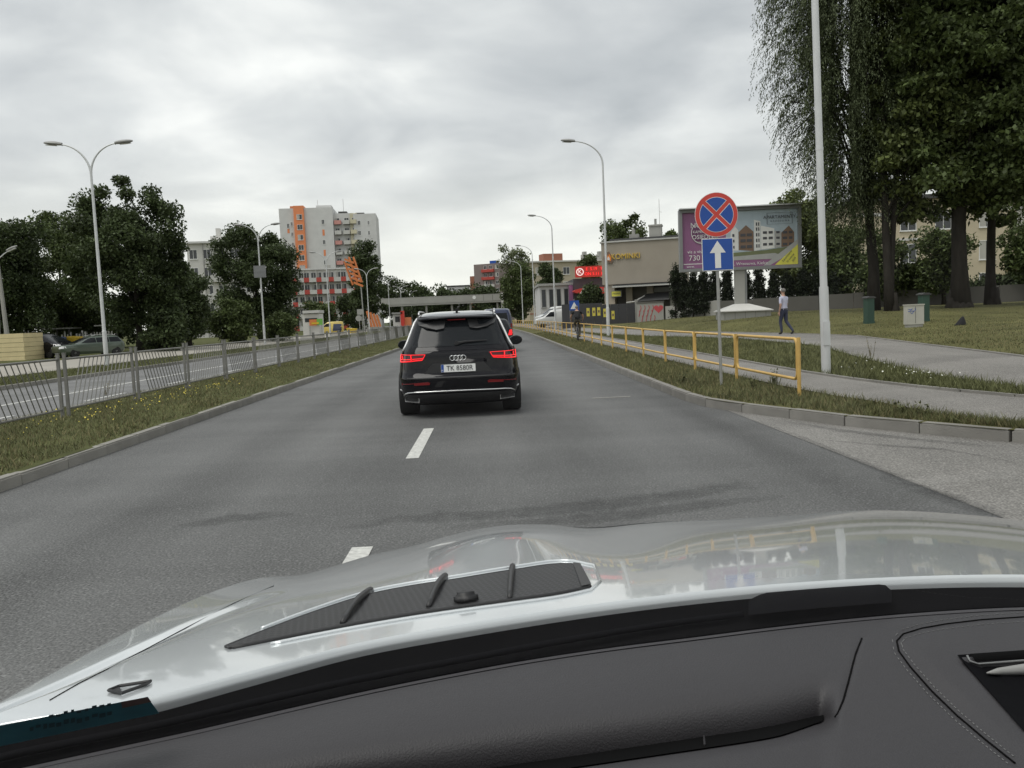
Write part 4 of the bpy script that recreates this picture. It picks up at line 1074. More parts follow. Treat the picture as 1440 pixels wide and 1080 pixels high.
# rear wiper
MB().tube([(-.02, Q.rear(0, 1.2) - .03, 1.195), (.12, Q.rear(.1, 1.22) - .035, 1.215), (.30, Q.rear(.3, 1.225) - .035, 1.222), (.46, Q.rear(.46, 1.225) - .03, 1.225)], [.026, .02, .012, .006], 6).lathe([(.035, -.02), (.035, .03)], 12, M4=Matrix.Translation((-.01, Q.rear(0, 1.2) - .02, 1.2)) @ Matrix.Rotation(R(90), 4, 'X')).build('rear_wiper', 'black_plastic', suv, smooth=True, sharp=50)
Q.panel('rear', [(-.90, 1.085), (.90, 1.085), (.87, 1.11), (-.87, 1.11)], .004, 'tailgate_crease', 'car_black', suv, 24, 3)
rfm = MB()
def rf_(z, a):
    w_, y0_, y1_, n_ = Q.at(z); L_ = (y1_ - y0_) / 2; c, d = math.cos(a), math.sin(a)
    return (w_ * math.copysign(abs(c) ** (2 / n_), c), (y0_ + y1_) / 2 + L_ * math.copysign(abs(d) ** (2 / n_), d) - .003, z + .004)
an_ = [2 * math.pi * k / 96 for k in range(97)]; rfm.grid(rf_, np.linspace(1.645, 1.72, 10), an_); rfm.poly([rf_(1.72, a) for a in an_[:-1]])
rfm.build('roof', 'car_roof', suv, smooth=True, sharp=60)
for x in (-.83, .83):
    for y in (.92, 3.95): wheel(suv, x, y, .37, .29, 10)

# ---- a generic smaller car
def make_car(name, label, mats, S, wheels, wr=.31, glass=(), lamps=(), loc=(0, 0, 0), rotz=0, extras=None, tail=False):
    root = thing(name, label, 'van' if 'van' in name else 'car', loc, rotz)
    S.body('body', mats, root, 40, 64)
    for (face, quad, nm) in glass: S.panel(face, quad, .008, nm, 'car_glass', root, 10, 5)
    for (face, quad, nm, mt) in lamps: S.panel(face, quad, .012, nm, mt, root, 6, 4)
    for (x, y) in wheels: wheel(root, x, y, wr, .2, 7)
    if extras: extras(root, S)
    return root
def both(q): return [('left', q, 'side_window'), ('right', q, 'side_window')]
# car with brake light in front of the SUV
H = Shape([(.2, .78, .2, 4.0, 6), (.35, .87, .04, 4.15, 6), (.6, .89, 0, 4.2, 6), (.8, .89, .03, 4.2, 6), (.95, .87, .08, 4.1, 6), (1.02, .85, .12, 3.3, 6), (1.3, .72, .34, 2.8, 5), (1.46, .63, .5, 2.4, 4.5), (1.52, .52, .7, 2.1, 4), (1.54, .3, 1., 1.8, 3)])
Yh = 37.0; xh = at(724, 460, Yh).x - .93
make_car('hatchback', 'dark hatchback with brake light glowing beyond the black SUV', 'car_black', H, [(-.75, .7), (.75, .7), (-.75, 3.3), (.75, 3.3)], .31,
         [('rear', [(-.72, 1.0), (.72, 1.0), (.58, 1.42), (-.58, 1.42)], 'rear_window')] + both([(.6, 1.0), (3.0, 1.0), (2.4, 1.42), (.8, 1.42)]),
         [('rear', [(.62, .78), (.85, .78), (.84, 1.02), (.70, 1.02)], 'tail_light', 'tail_led'), ('rear', [(-.85, .78), (-.62, .78), (-.70, 1.02), (-.84, 1.02)], 'tail_light', 'tail_led'), ('rear', [(-.26, .66), (.26, .66), (.26, .78), (-.26, .78)], 'number_plate', 'plate_white')],
         (xh, Yh, 0), R(1))
for o_ in ():
    pass
V = Shape([(.25, .85, .1, 4.9, 7), (.4, .95, 0, 5.0, 8), (1.0, .97, 0, 5.0, 8), (1.15, .96, .01, 4.5, 8), (1.35, .94, .03, 4.2, 8), (1.8, .88, .06, 3.7, 7), (2.05, .8, .12, 3.3, 6), (2.12, .7, .3, 3.1, 5), (2.14, .4, .6, 2.8, 4)])
Yv = 51.0; xv = at(722, 445, Yv).x - .98
make_car('minibus_van', 'dark blue van ahead of the hatchback on the road', 'car_blue', V, [(-.82, .9), (.82, .9), (-.82, 4.0), (.82, 4.0)], .33,
         [('rear', [(-.78, 1.25), (.78, 1.25), (.72, 1.85), (-.72, 1.85)], 'rear_window')] + both([(.4, 1.25), (3.6, 1.25), (3.3, 1.8), (.4, 1.8)]),
         [('rear', [(.78, .9), (.93, .9), (.92, 1.2), (.80, 1.2)], 'tail_light', 'reflector'), ('rear', [(-.93, .9), (-.78, .9), (-.80, 1.2), (-.92, 1.2)], 'tail_light', 'reflector')], (xv, Yv, 0), R(2))
# parked cars past the oncoming road
MP = Shape([(.2, .8, .2, 4.2, 6), (.4, .89, .03, 4.4, 6), (.7, .90, 0, 4.42, 6), (.9, .89, .04, 4.3, 6), (1.0, .86, .1, 3.9, 6), (1.2, .8, .25, 3.35, 5), (1.45, .70, .45, 2.7, 5), (1.58, .6, .65, 2.3, 4.5), (1.64, .4, 1.0, 2., 4)])
g_p = onground(60, 505)
make_car('people_carrier', 'black people carrier parked beside the cream shed', 'car_black', MP, [(-.78, .75), (.78, .75), (-.78, 3.55), (.78, 3.55)], .33,
         [('front', [(-.66, 1.06), (.66, 1.06), (.55, 1.5), (-.55, 1.5)], 'windscreen')] + both([(.5, 1.0), (3.3, 1.0), (2.6, 1.48), (.7, 1.48)]),
         [('front', [(.50, .72), (.84, .78), (.82, .96), (.55, .86)], 'headlight', 'headlamp'), ('front', [(-.84, .78), (-.50, .72), (-.55, .86), (-.82, .96)], 'headlight', 'headlamp'), ('front', [(-.26, .40), (.26, .40), (.26, .52), (-.26, .52)], 'number_plate', 'plate_white'),
          ('front', [(-.35, .70), (.35, .70), (.35, .74), (-.35, .74)], 'grille_bar', 'chrome')], (g_p.x - 2.75, g_p.y + 3.4, gz(g_p.x, g_p.y)), R(-118)).scale = (.95, .95, .95)
ES = Shape([(.2, .78, .2, 4.3, 6), (.38, .86, .03, 4.5, 6), (.65, .88, 0, 4.52, 6), (.82, .87, .03, 4.45, 6), (.92, .85, .08, 3.5, 6), (1.15, .75, .25, 2.9, 5.5), (1.33, .66, .42, 2.4, 5), (1.4, .56, .55, 2.2, 4.5), (1.43, .35, .8, 2., 4)])
g_p = onground(125, 502)
def rails_(root, S):
    for s in (-1, 1): MB().tube([(s * .55, .7, 1.40), (s * .56, 1.0, 1.47), (s * .56, 2.0, 1.47), (s * .54, 2.3, 1.41)], .018, 6).build('roof_rail', 'satin_silver', root)
make_car('estate_car', 'grey-green estate car parked in front of the yellow bin', 'car_green', ES, [(-.76, .8), (.76, .8), (-.76, 3.6), (.76, 3.6)], .31,
         [('front', [(-.66, .98), (.66, .98), (.55, 1.3), (-.55, 1.3)], 'windscreen')] + [(f_, q_, 'side_window') for f_ in ('left', 'right') for q_ in ([(.35, .95), (1.2, .95), (1.2, 1.28), (.55, 1.28)], [(1.25, .95), (2.1, .95), (2.1, 1.28), (1.25, 1.28)], [(2.15, .95), (3.15, .95), (2.5, 1.28), (2.15, 1.28)])],
         [('front', [(.5, .62), (.82, .64), (.8, .78), (.52, .76)], 'headlight', 'headlamp'), ('front', [(-.82, .64), (-.5, .62), (-.52, .76), (-.8, .78)], 'headlight', 'headlamp')], (g_p.x + .9, g_p.y + 2.6, gz(g_p.x, g_p.y)), R(142), rails_).scale = (.93, .93, .93)
# white vans by the filling station, two-tone van by the kiosk
VAN = Shape([(.25, .78, .1, 4.1, 6), (.4, .87, 0, 4.25, 7), (.9, .88, 0, 4.25, 7), (1.05, .87, .01, 3.7, 7), (1.2, .85, .02, 3.3, 7), (1.6, .78, .05, 2.75, 6), (1.8, .7, .1, 2.45, 6), (1.86, .55, .3, 2.2, 5), (1.88, .3, .6, 2., 4)])
def van_at(px, py, Y, rz, mat, label, extras=None, sc=1.0):
    p = at(px, py, Y); r = make_car('delivery_van', label, mat, VAN, [(-.76, .75), (.76, .75), (-.76, 3.4), (.76, 3.4)], .31,
        [('front', [(-.68, 1.12), (.68, 1.12), (.58, 1.66), (-.58, 1.66)], 'windscreen')] + both([(2.0, 1.12), (3.2, 1.12), (2.6, 1.62), (2.0, 1.62)]),
        [('front', [(.5, .72), (.83, .76), (.8, .98), (.55, .92)], 'headlight', 'headlamp'), ('front', [(-.83, .76), (-.5, .72), (-.55, .92), (-.8, .98)], 'headlight', 'headlamp')], (p.x, Y, gz(p.x, Y)), rz, extras)
    r.scale = (sc, sc, sc); return r
van_at(806, 450, 82, R(97), 'car_white', 'white van parked behind the cyclist, the lower one', sc=.92)
van_at(809, 446, 90, R(112), 'car_white', 'white van parked farther behind, half covered by the other white van', sc=1.08)
def two_tone(root, S):
    for f_ in ('left', 'right'): S.panel(f_, [(.15, .45), (1.7, .45), (1.5, 1.7), (.2, 1.7)], .006, 'blue_wrap', 'car_blue', root, 8, 6)
van_at(484, 468, 128, R(100), 'car_yellow', 'small yellow and blue van parked by the kiosk', two_tone, 1.0)

# ================================================================== BUILDINGS
WM = {}
def window_mesh(w_, h, frame='white_paint', mull=1, curtain=False):
    k = (round(w_, 2), round(h, 2), frame, mull, curtain)
    if k not in WM:
        m = MB(); t = 0.07
        m.box(-w_ / 2 + t, w_ / 2 - t, -.02, .0, t, h - t, 1)
        for (a, b, c, d) in ((-w_ / 2, w_ / 2, 0, t), (-w_ / 2, w_ / 2, h - t, h), (-w_ / 2, -w_ / 2 + t, t + .001, h - t - .001), (w_ / 2 - t, w_ / 2, t + .001, h - t - .001)): m.box(a, b, -.05, .0, c, d, 0)
        for j in range(mull):
            x = -w_ / 2 + w_ * (j + 1) / (mull + 1); m.box(x - .03, x + .03, -.045, -.002, t + .001, h - t - .001, 0)
        if curtain: m.box(-w_ / 2 + t + .01, -w_ / 2 + t + (w_ - 2 * t) * .42, -.024, -.0205, t + .01, h - t - .01, 2)
        m.box(-w_ / 2 - .05, w_ / 2 + .05, -.12, 0, -.06, -.001, 0)
        WM[k] = m.mesh('window', [frame, 'window_glass', 'curtain'])
    return WM[k]
def block(name, label, pxA, pxB, YA, YB, ytop, depth, wall, z0=0.0, cat='building', hz_py=None):
    """root Empty at the front-left foot; local x runs along the front, y goes back, returns (root, width, height)"""
    A = at(pxA, ytop, YA); B = at(pxB, ytop, YB); an = math.atan2(B.y - A.y, B.x - A.x)
    W_ = math.hypot(B.x - A.x, B.y - A.y); H_ = (A.z + B.z) / 2 - z0
    root = thing(name, label, cat, (A.x, A.y, z0), an)
    if wall: MB().box(0, W_, 0, depth, -.5, H_).build('wall', wall, root)
    return root, W_, H_
def wins(root, xs, zs, w_, h, y=-.003, mull=1, frame='white_paint', prob=0.4):
    for x in xs:
        for z in zs: link('window', window_mesh(w_, h, frame, mull, random.random() < prob), root, loc=(x, y, z))

# ---- tall tower with orange stripe
root, W_, H_ = block('apartment_tower', 'tall pale grey tower block with an orange stripe', 392, 528, 238, 240, 298, 16, None)
k = W_ / 27.5
MB().box(0, 15.2 * k, 0, 15, -.5, H_ + 1.3).build('wall', 'grey_render', root)
MB().box(15.21 * k, 21 * k, 1.6, 15, -.5, H_ - .3).build('wall', 'grey_render', root)
MB().box(20.0 * k, 22.0 * k, .8, 1.59, -.5, H_ - .5).build('wall', 'cream_render', root)
MB().box(21.01 * k, W_, 0.0, 14, -.5, H_ - .8).build('wall', 'grey_render', root)
MB().box(4.2 * k, 7.1 * k, -.7, -.01, -.5, H_ + 1.9).build('orange_stripe', 'orange_render', root)
MB().box(3.2 * k, 7.1 * k, 0.01, 5, H_ + 1.31, H_ + 1.9).build('roof_box', 'orange_render', root)
MB().box(10.2 * k, 14.6 * k, 3, 8, H_ + 1.31, H_ + 2.3).build('roof_box', 'grey_render', root)
MB().box(16.5 * k, 19.0 * k, 3, 8, H_ - .29, H_ + .4).build('roof_box', 'roof_dark', root)
MB().box(21.5 * k, 24.0 * k, 3, 8, H_ - .79, H_ - .1).build('roof_box', 'roof_dark', root)
for x in (10.6, 18.0): MB().tube([(x * k, 4, H_), (x * k, 4, H_ + 4)], .05, 4).build('mast', 'galv', root)
zs = [H_ - 2.0 - 2.85 * j for j in range(10)]
wins(root, [5.8 * k], zs, 1.5, 1.5, -.703); wins(root, [12.3 * k], [H_ - 3.4 - 2.85 * j for j in range(0, 10, 1) if j % 2 == 0], .8, 1.3)
wins(root, [2.4 * k], [H_ - 4.2 - 2.85 * j for j in range(0, 8, 2)], .7, 1.3); wins(root, [3.4 * k], [H_ - 3.6 - 2.85 * j for j in range(0, 8, 1)], .6, 1.1)
for j in (0, 2, 4): MB().box(2.1 * k, 2.7 * k, -.03, -.004, H_ - 5.6 - 2.85 * j, H_ - 4.4 - 2.85 * j).build('colour_panel', 'orange_render', root); MB().box(12.0 * k, 12.6 * k, -.03, -.004, H_ - 6.6 - 2.85 * j, H_ - 3.5 - 2.85 * j - 1.4).build('colour_panel', 'orange_render', root)
wins(root, [16.2 * k, 18.9 * k], [H_ - 3.1 - 2.85 * j for j in range(9)], 1.3, 1.5, 1.597); wins(root, [22.6 * k], [H_ - 4 - 2.85 * j for j in range(9)], .8, 1.3)
wins(root, [25.3 * k], [H_ - 4 - 2.85 * j for j in range(0, 9)], .55, 1.2)
bal = {}
for key, (bw, mt) in {'grey': (1.9, 'balcony_white'), 'pink': (1.9, 'pink_panel'), 'cream': (1.7, 'cream_render')}.items():
    bal[key] = MB().box(-bw / 2, bw / 2, -1.3, 0, -.1, 0.02).box(-bw / 2, bw / 2, -1.36, -1.301, -.12, 1.0, 1).box(-bw / 2, -bw / 2 + .05, -1.3, 0, .021, 1.0, 1).box(bw / 2 - .05, bw / 2, -1.3, 0, .021, 1.0, 1).mesh('balcony', ['concrete_dark', mt])
for j in range(9):
    link('balcony', bal['pink' if j % 2 == 0 else 'grey'], root, loc=(16.4 * k, 1.58, H_ - 3.4 - 2.85 * j)); link('balcony', bal['grey'], root, loc=(18.9 * k, 1.58, H_ - 3.4 - 2.85 * j))
    link('balcony', bal['cream'], root, loc=(21.0 * k, .78, H_ - 3.4 - 2.85 * j))
wins(root, [21.0 * k], [H_ - 3.2 - 2.85 * j for j in range(9)], .9, 1.5, .797)

# ---- long flats with red balcony panels
root, W_, H_ = block('apartment_block', 'long low block of flats with red balcony panels', 408, 514, 196, 199, 379, 11, 'white_render')
MB().box(-.3, W_ + .3, -.5, 11.3, H_ + .002, H_ + .35).build('roof', 'grey_render', root)
for j in range(3): MB().box(2 + j * 6, 3.2 + j * 6, 4, 6, H_ + .36, H_ + 1.3).build('chimney', 'concrete', root)
for s_ in range(5):
    z = .6 + s_ * 2.8
    MB().box(0.2, W_ - .2, -1.25, -.02, z - .12, z).build('balcony_slab', 'concrete_dark', root)
    n_ = 6; wd_ = (W_ - .4) / n_
    for j in range(n_):
        red = True
        MB().box(.2 + j * wd_ + .02, .2 + (j + .42) * wd_, -1.31, -1.252, z - .1, z + .95).build('balcony_panel', 'red_panel', root)
        MB().box(.2 + (j + .42) * wd_ + .02, .2 + (j + 1) * wd_ - .02, -1.30, -1.252, z - .1, z + .9).build('balcony_panel', 'balcony_white', root)
        MB().box(.2 + j * wd_ - .06, .2 + j * wd_ + .06, -1.25, -.02, z + .01, z + 2.6).build('divider', 'white_render', root)
    wins(root, [.2 + (j + .5) * wd_ + dx for j in range(n_) for dx in (-.8, .8)], [z + .75], 1.2, 1.45)
# ---- white flats behind the left trees
root, W_, H_ = block('apartment_block', 'white flats with balconies behind the dark trees', 262, 348, 131.5, 133, 342, 10, 'white_render')
MB().box(-.3, W_ + .3, -.6, 10.3, H_ + .002, H_ + .3).build('roof', 'grey_render', root)
MB().box(W_ * .36, W_ * .62, 2, 5, H_ + .301, H_ + 1.3).box(W_ * .45, W_ * .52, 2.5, 4, H_ + 1.302, H_ + 2.6).build('chimney', 'white_render', root)
for s_ in range(5):
    z = H_ - 2.4 - s_ * 2.8; wins(root, list(np.arange(.9, W_, 2.05)), [z], 1.2, 1.5)
    for j in range(2): MB().box(3.4 + j * 4.1, 6.0 + j * 4.1, -1.1, -.01, z - .85, z - .7).box(3.4 + j * 4.1, 6.0 + j * 4.1, -1.14, -1.101, z - .85, z + .2).build('balcony', 'balcony_white', root)
for x in (2.4, 6.4): MB().tube([(x, -.08, 0), (x, -.08, H_)], .07, 5).build('drainpipe', 'galv', root)
root, W_, H_ = block('apartment_tower', 'faint pale tower top above the left trees', 90, 113, 300, 300, 302, 12, 'grey_render')
wins(root, [1.2, 3.0, 4.8], [H_ - 2.2 - 2.8 * j for j in range(3)], 1.1, 1.4)
MB().box(1, 4, 2, 6, H_ + .001, H_ + 1.0).build('roof_box', 'grey_render', root)

# ---- far brown block and low far block
root, W_, H_ = block('apartment_tower', 'brown-grey block with red balconies beyond the footbridge', 666, 702, 300, 296, 371, 12, 'brown_render')
MB().box(-2.2, -.01, 1, 10, -.5, H_ - 4).build('wall', 'brick', root)
for j in range(9):
    z = H_ - 2.9 - j * 2.7
    MB().box(W_ * .32, W_ * .8, -.9, -.01, z - .1, z + .9).build('balcony', 'red_panel' if j < 2 else 'balcony_white', root)
    wins(root, [W_ * .45, W_ * .66, W_ * .9], [z + .95], 1.2, 1.3)
MB().box(W_ * .5, W_ * .75, 3, 6, H_ + .002, H_ + 1.2).build('roof_box', 'sign_blue', root)
root, W_, H_ = block('low_building', 'low grey far building above the trees', 628, 660, 330, 330, 403, 10, 'grey_render')
MB().box(-.2, W_ + .2, -.2, 10, H_ + .002, H_ + .5).build('roof', 'roof_dark', root); wins(root, list(np.arange(1, W_, 2)), [H_ - 2.2], 1.2, 1.3)

# ---- beige four-storey flats
root, W_, H_ = block('apartment_block', 'beige four-storey flats behind the filling station', 742, 862, 172, 177, 368, 11, 'beige_render')
MB().box(-.4, W_ + .4, -.5, 11.4, H_ + .002, H_ + .3).build('roof', 'white_render', root)
MB().box(4.5, 8.8, 3, 6, H_ + .301, H_ + 2.0).build('chimney', 'brick', root)
for x in (13.5, 17): MB().box(x, x + 1.1, 3, 4.5, H_ + .301, H_ + 1.7).box(x + .2, x + .9, 3.2, 4.2, H_ + 1.702, H_ + 2.3).build('chimney', 'concrete', root)
for s_ in range(4):
    z = H_ - 2.6 - s_ * 3.0
    wins(root, [2.4, 5.3, 8.4, 11.4, 14.4, 17.3], [z], 1.5, 1.55)
MB().box(0.05, W_ - .05, -.06, -.001, 1.9, 2.15).build('string_course', 'brick', root)
MB().prism([(1.2, .6), (5.4, .5), (5.6, 1.6), (4.2, 1.9), (2.5, 1.75), (1.1, 1.5)], -.02, -.004).build('mural', 'shirt_lilac', root)

# ---- filling station shop with price board
Yk = 104.0
root, W_, H_ = block('filling_station_shop', 'dark filling station shop with red lit price board', 806, 866, Yk, Yk, 391, 10, 'dark_clad', z0=.3)
MB().box(-4.2, -.02, 1, 12, -.3, H_ - .7).build('wing_wall', 'grey_render', root)
for j in range(4): link('window', window_mesh(.62, 2.3, 'galv', 0), root, loc=(-3.7 + j * .95, .997, H_ - 3.4))
MB().box(-4.4, .0, .6, 12, H_ - .69, H_ - .4).build('wing_roof', 'galv', root)
MB().box(-.55, -.05, .3, .9, 0, H_ - .75).build('purple_pier', 'purple', root)
sgn = MB().box(.25, 5.2, -.25, .05, H_ + .15, H_ + 1.5).build('price_board', 'sign_red', root)
m = MB().prism([(.85 + .47 * math.cos(a), H_ + .82 + .47 * math.sin(a)) for a in np.linspace(0, 2 * math.pi, 33)[:-1]], -.275, -.252); m.build('logo_ring', 'led_white', sgn)
MB().prism([(.85 + .36 * math.cos(a), H_ + .82 + .36 * math.sin(a)) for a in np.linspace(0, 2 * math.pi, 33)[:-1]], -.282, -.2755).build('logo_disc', 'sign_red', sgn)
text_obj('K', .72, 'led_white', sgn, TXT(.85, -.292, H_ + .82), extrude=.006)
text_obj('E  5.19', .52, 'led_red', sgn, TXT(2.3, -.262, H_ + 1.13), extrude=.006); text_obj('ON 5.11', .52, 'led_red', sgn, TXT(2.35, -.262, H_ + .53), extrude=.006)
text_obj('98  5.4', .52, 'led_red', sgn, TXT(4.15, -.262, H_ + 1.13), extrude=.006); text_obj('LPG 2', .52, 'led_red', sgn, TXT(4.15, -.262, H_ + .53), extrude=.006)
cn = MB().prism([(1.2 + 2.6 * math.cos(a) * 1.0 + 1.2, H_ - 1.6 + .42 * math.sin(a)) for a in np.linspace(0, 2 * math.pi, 41)[:-1]], -2.2, -.02); cno = cn.build('fascia', 'sign_red', root)
MB().prism([(.55, H_ - 1.9), (1.05, H_ - 1.95), (1.3, H_ - 1.25), (.9, H_ - 1.3)], -2.215, -2.203).build('fascia_stripe', 'sign_white', cno)
text_obj('CIRCLE K', .62, 'sign_white', cno, TXT(3.05, -2.212, H_ - 1.6), extrude=.006)

# ---- beige shop with letters KOMINKI
Yk = 80.0; zk = 0.35
root, W_, H_ = block('fireplace_shop', 'beige shop building with yellow lettering and flame emblem', 845, 962, Yk + 1.1, Yk - 1.0, 338.5, 12, None, z0=zk)
U = W_ / 117.0
def L(px): return (px - 845) * U
def LZ(py, px=900): return at(px, py, Yk).z - zk
zc_ = LZ(398)
MB().box(0, W_, 0, 12, zc_, H_).build('upper_wall', 'kominki_render', root)
MB().box(-.12, W_ + .1, -.12, 12.1, H_ + .002, H_ + .14).build('roof_edge', 'balcony_white', root)
MB().box(.6, W_, 2, 11, H_ + .142, H_ + .5).build('roof', 'roof_dark', root)
MB().box(L(911), L(929), 2.4, 3.6, H_ + .3, H_ + 1.55).box(L(910), L(930), 2.3, 3.7, H_ + 1.552, H_ + 1.7).build('chimney', 'concrete', root)
MB().tube([(L(920), 3, H_ + 1.6), (L(920), 3, H_ + 2.3)], .12, 6).build('flue', 'galv', root)
MB().box(L(881), L(895), 3, 4, H_ + .5, H_ + .95).tube([(L(887), 3.5, H_ + .9), (L(887), 3.5, H_ + 1.5)], .16, 6).build('roof_vent', 'concrete', root)
MB().tube([(L(926), 3, H_ + 1.6), (L(926), 3, H_ + 4.2)], .02, 4).tube([(L(926) - .02, 3, H_ + 3.0), (L(926) + .25, 3, H_ + 2.9)], .015, 4).build('antenna', 'galv', root)
MB().box(0.15, L(862), .15, 11, -.5, zc_ - .003).build('lower_wall', 'kominki_render', root)
MB().box(L(862) + .01, W_ - .1, 1.8, 11, -.5, zc_ - .003).build('lower_wall', 'concrete_dark', root)
MB().box(L(877), L(886), .9, 1.7, -.5, zc_ - .25).box(L(907), L(916), .9, 1.7, zc_ - 1.1, zc_ - .25).build('pier', 'kominki_render', root)
MB().box(L(862), W_ + .1, -.9, 1.0, zc_ - .22, zc_ - .08).build('canopy', 'roof_dark', root)
MB().box(L(862) - .1, W_ + .15, -.98, -.901, zc_ - .34, zc_ - .2).build('canopy_edge', 'balcony_white', root)
MB().box(L(917), L(940), 1.3, 1.79, zc_ - .9, zc_ - .45).box(L(919), L(941), 1.3, 1.79, zc_ - 1.6, zc_ - 1.0).build('vent_duct', 'bill_frame', root)
MB().box(L(940), L(944), 0.6, 1.7, -.4, zc_ - .3).build('column', 'concrete', root)
# flame emblem and letters
fx, fz = L(855.5), LZ(360)
m = MB().prism([(fx - .42, fz - .35), (fx + .3, fz - .55), (fx + .42, fz - .15), (fx + .28, fz + .2), (fx + .05, fz + .62), (fx - .25, fz + .5), (fx - .48, fz + .1)], -.14, -.01); eo = m.build('flame_emblem', 'print_brown', root)
MB().prism([(fx - .3, fz - .22), (fx + .2, fz - .34), (fx + .27, fz - .05), (fx + .08, fz + .4), (fx - .05, fz + .1), (fx - .12, fz + .32)], -.17, -.142).build('flame', 'flame_orange', eo)
MB().prism([(fx - .12, fz - .2), (fx + .1, fz - .24), (fx + .1, fz - .05), (fx, fz + .14), (fx - .1, fz - .02)], -.19, -.172).build('flame_core', 'print_white', eo)
text_obj('KOMINKI', .74, 'letter_yellow', root, TXT(L(879.5), -.08, LZ(359.5) + .02), extrude=.06, sx=.92)
by = MB().box(L(857), L(872), -.02, .14, LZ(416), LZ(407)).build('yellow_notice', 'bill_frame', root)
MB().box(L(858), L(871), -.035, -.022, LZ(415), LZ(408)).build('notice_print', 'yellow_print', by); text_obj('FIRMA', .26, 'print_dark', by, TXT(L(864.5), -.04, LZ(411.5)), extrude=.002)
MB().prism([(L(837), LZ(424)), (L(868), LZ(429)), (L(868), LZ(431)), (L(837), LZ(426))], -1.6, .1).build('awning', 'beige_render', root)
m = MB(); 
# sloping black roof of the low annex
m.quad((L(890), -.9, LZ(424)), (L(940), -.9, LZ(423)), (L(938), .8, LZ(413)), (L(908), .8, LZ(413))); m.build('annex_roof', 'roof_dark', root)
MB().tube([(L(880), -.9, LZ(425)), (L(892), -.9, LZ(424)), (L(905), -.2, LZ(416))], .07, 5).build('annex_gutter', 'balcony_white', root)
# black hoarding with yellow posters
Yf = 76.0
pa, pb = at(790, 440, Yf), at(893, 440, Yf); gz_ = gz(pa.x, Yf)
root = thing('black_hoarding', 'black board hoarding with yellow posters before the beige shop', 'hoarding', (pa.x, Yf, gz_)); hw_ = pb.x - pa.x
hz_ = at(850, 430, Yf).z - gz_
nb_ = 9
for j in range(nb_): MB().box(j * hw_ / nb_ + .01, (j + 1) * hw_ / nb_ - .01, -.03, .03, -.3, hz_ + (.28 if j < 5 else .12)).build('board', 'dark_clad', root)
for (px, py) in ((827, 439), (835, 438.5), (842, 438), (850.5, 440), (862, 443)):
    x = at(px, py, Yf).x - pa.x; z = at(px, py, Yf).z - gz_
    po = MB().box(x - .14, x + .14, -.045, -.032, z - .38, z + .38).build('poster', 'poster', root); MB().box(x - .08, x + .08, -.05, -.046, z - .1, z + .12).build('poster_print', 'print_brown', po)
MB().box(hw_ + .02, hw_ + .25, -.1, .1, -.3, hz_ + .45).build('end_post', 'concrete', root)
# graffiti wall and low concrete wall behind the billboard
pa, pb = at(896, 440, 75), at(936, 440, 74)
root = thing('graffiti_wall', 'dirty concrete wall with red heart graffiti', 'wall', (pa.x, 75, gz(pa.x, 75)), math.atan2(-1, pb.x - pa.x)); gw = pb.x - pa.x
zt = at(915, 426, 75).z - gz(pa.x, 75)
MB().box(0, gw, 0, .25, -.4, zt).build('wall', 'concrete', root); MB().box(-.05, gw + .05, -.05, .3, zt + .002, zt + .12).build('coping', 'concrete_dark', root)
hx, hz2 = at(926, 431, 75).x - pa.x, zt * .68
heart = [(hx + .42 * math.sin(t) ** 3, hz2 + .026 * (13 * math.cos(t) - 5 * math.cos(2 * t) - 2 * math.cos(3 * t) - math.cos(4 * t))) for t in np.linspace(0, 2 * math.pi, 33)[:-1]]
MB().prism(heart, -.012, -.003).build('graffiti', 'graffiti', root)
m = MB()
for j in range(12):
    x = .15 + j * .125; z = zt * (.45 + .3 * math.sin(j * 2.1)); m.tube([(x, -.01, z - .25), (x + .1, -.01, z + .1), (x + .05, -.01, z + .3)], .03, 4)
m.build('graffiti', 'graffiti', root)
pa, pb = at(937, 445, 70), at(1075, 440, 60)
def wall_run(name, label, P0, P1, h, pan, mat):
    d = Vector((P1[0] - P0[0], P1[1] - P0[1], 0)); n_ = max(1, int(d.length / pan)); root = thing(name, label, 'wall', (P0[0], P0[1], 0), math.atan2(d.y, d.x))
    for j in range(n_):
        q = Vector((P0[0], P0[1], 0)) + d * ((j + .5) / n_); z = gz(q.x, q.y)
        MB().box(j * d.length / n_ + .012, (j + 1) * d.length / n_ - .012, -.1 + random.uniform(-.02, .02), .12, z - .4, z + h + random.uniform(-.02, .02)).build('panel', mat, root)
    return root
wall_run('concrete_wall', 'low grey concrete panel wall behind the billboard', (pa.x, 70), (at(1012, 445, 63).x, 63), 1.25, .62, 'concrete')
a_ = at(1013, 440, 62.8); b_ = at(1460, 420, 56)
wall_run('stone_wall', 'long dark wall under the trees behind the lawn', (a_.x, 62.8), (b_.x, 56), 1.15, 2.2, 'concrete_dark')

# ---- pale house behind the right trees
root, W_, H_ = block('house', 'cream villa showing between the tree trunks', 1203, 1600, 78, 76, 275, 12, 'cream', z0=1.0)
MB().box(-.4, W_ + .4, -.5, 12, H_ + .002, H_ + .4).build('roof', 'roof_dark', root)
MB().box(-.06, W_, -.1, -.002, H_ * .86, H_ * .89).build('cornice', 'white_render', root)
wins(root, [4.8, 8.0, 12.0, 15.4, 19, 23], [1.0, 4.0, 7.0], 1.5, 1.8)
for x in (4.8, 8.0): 
    for z in (3.2, 6.2): MB().box(x - .9, x + .9, -.16, -.004, z - .12, z + .12).build('sill_band', 'white_render', root)
MB().box(13.6, 17.6, -1.6, -.01, 3.0, 3.2).box(13.6, 17.6, -1.65, -1.601, 3.0, 4.1).build('balcony', 'cream_render', root)

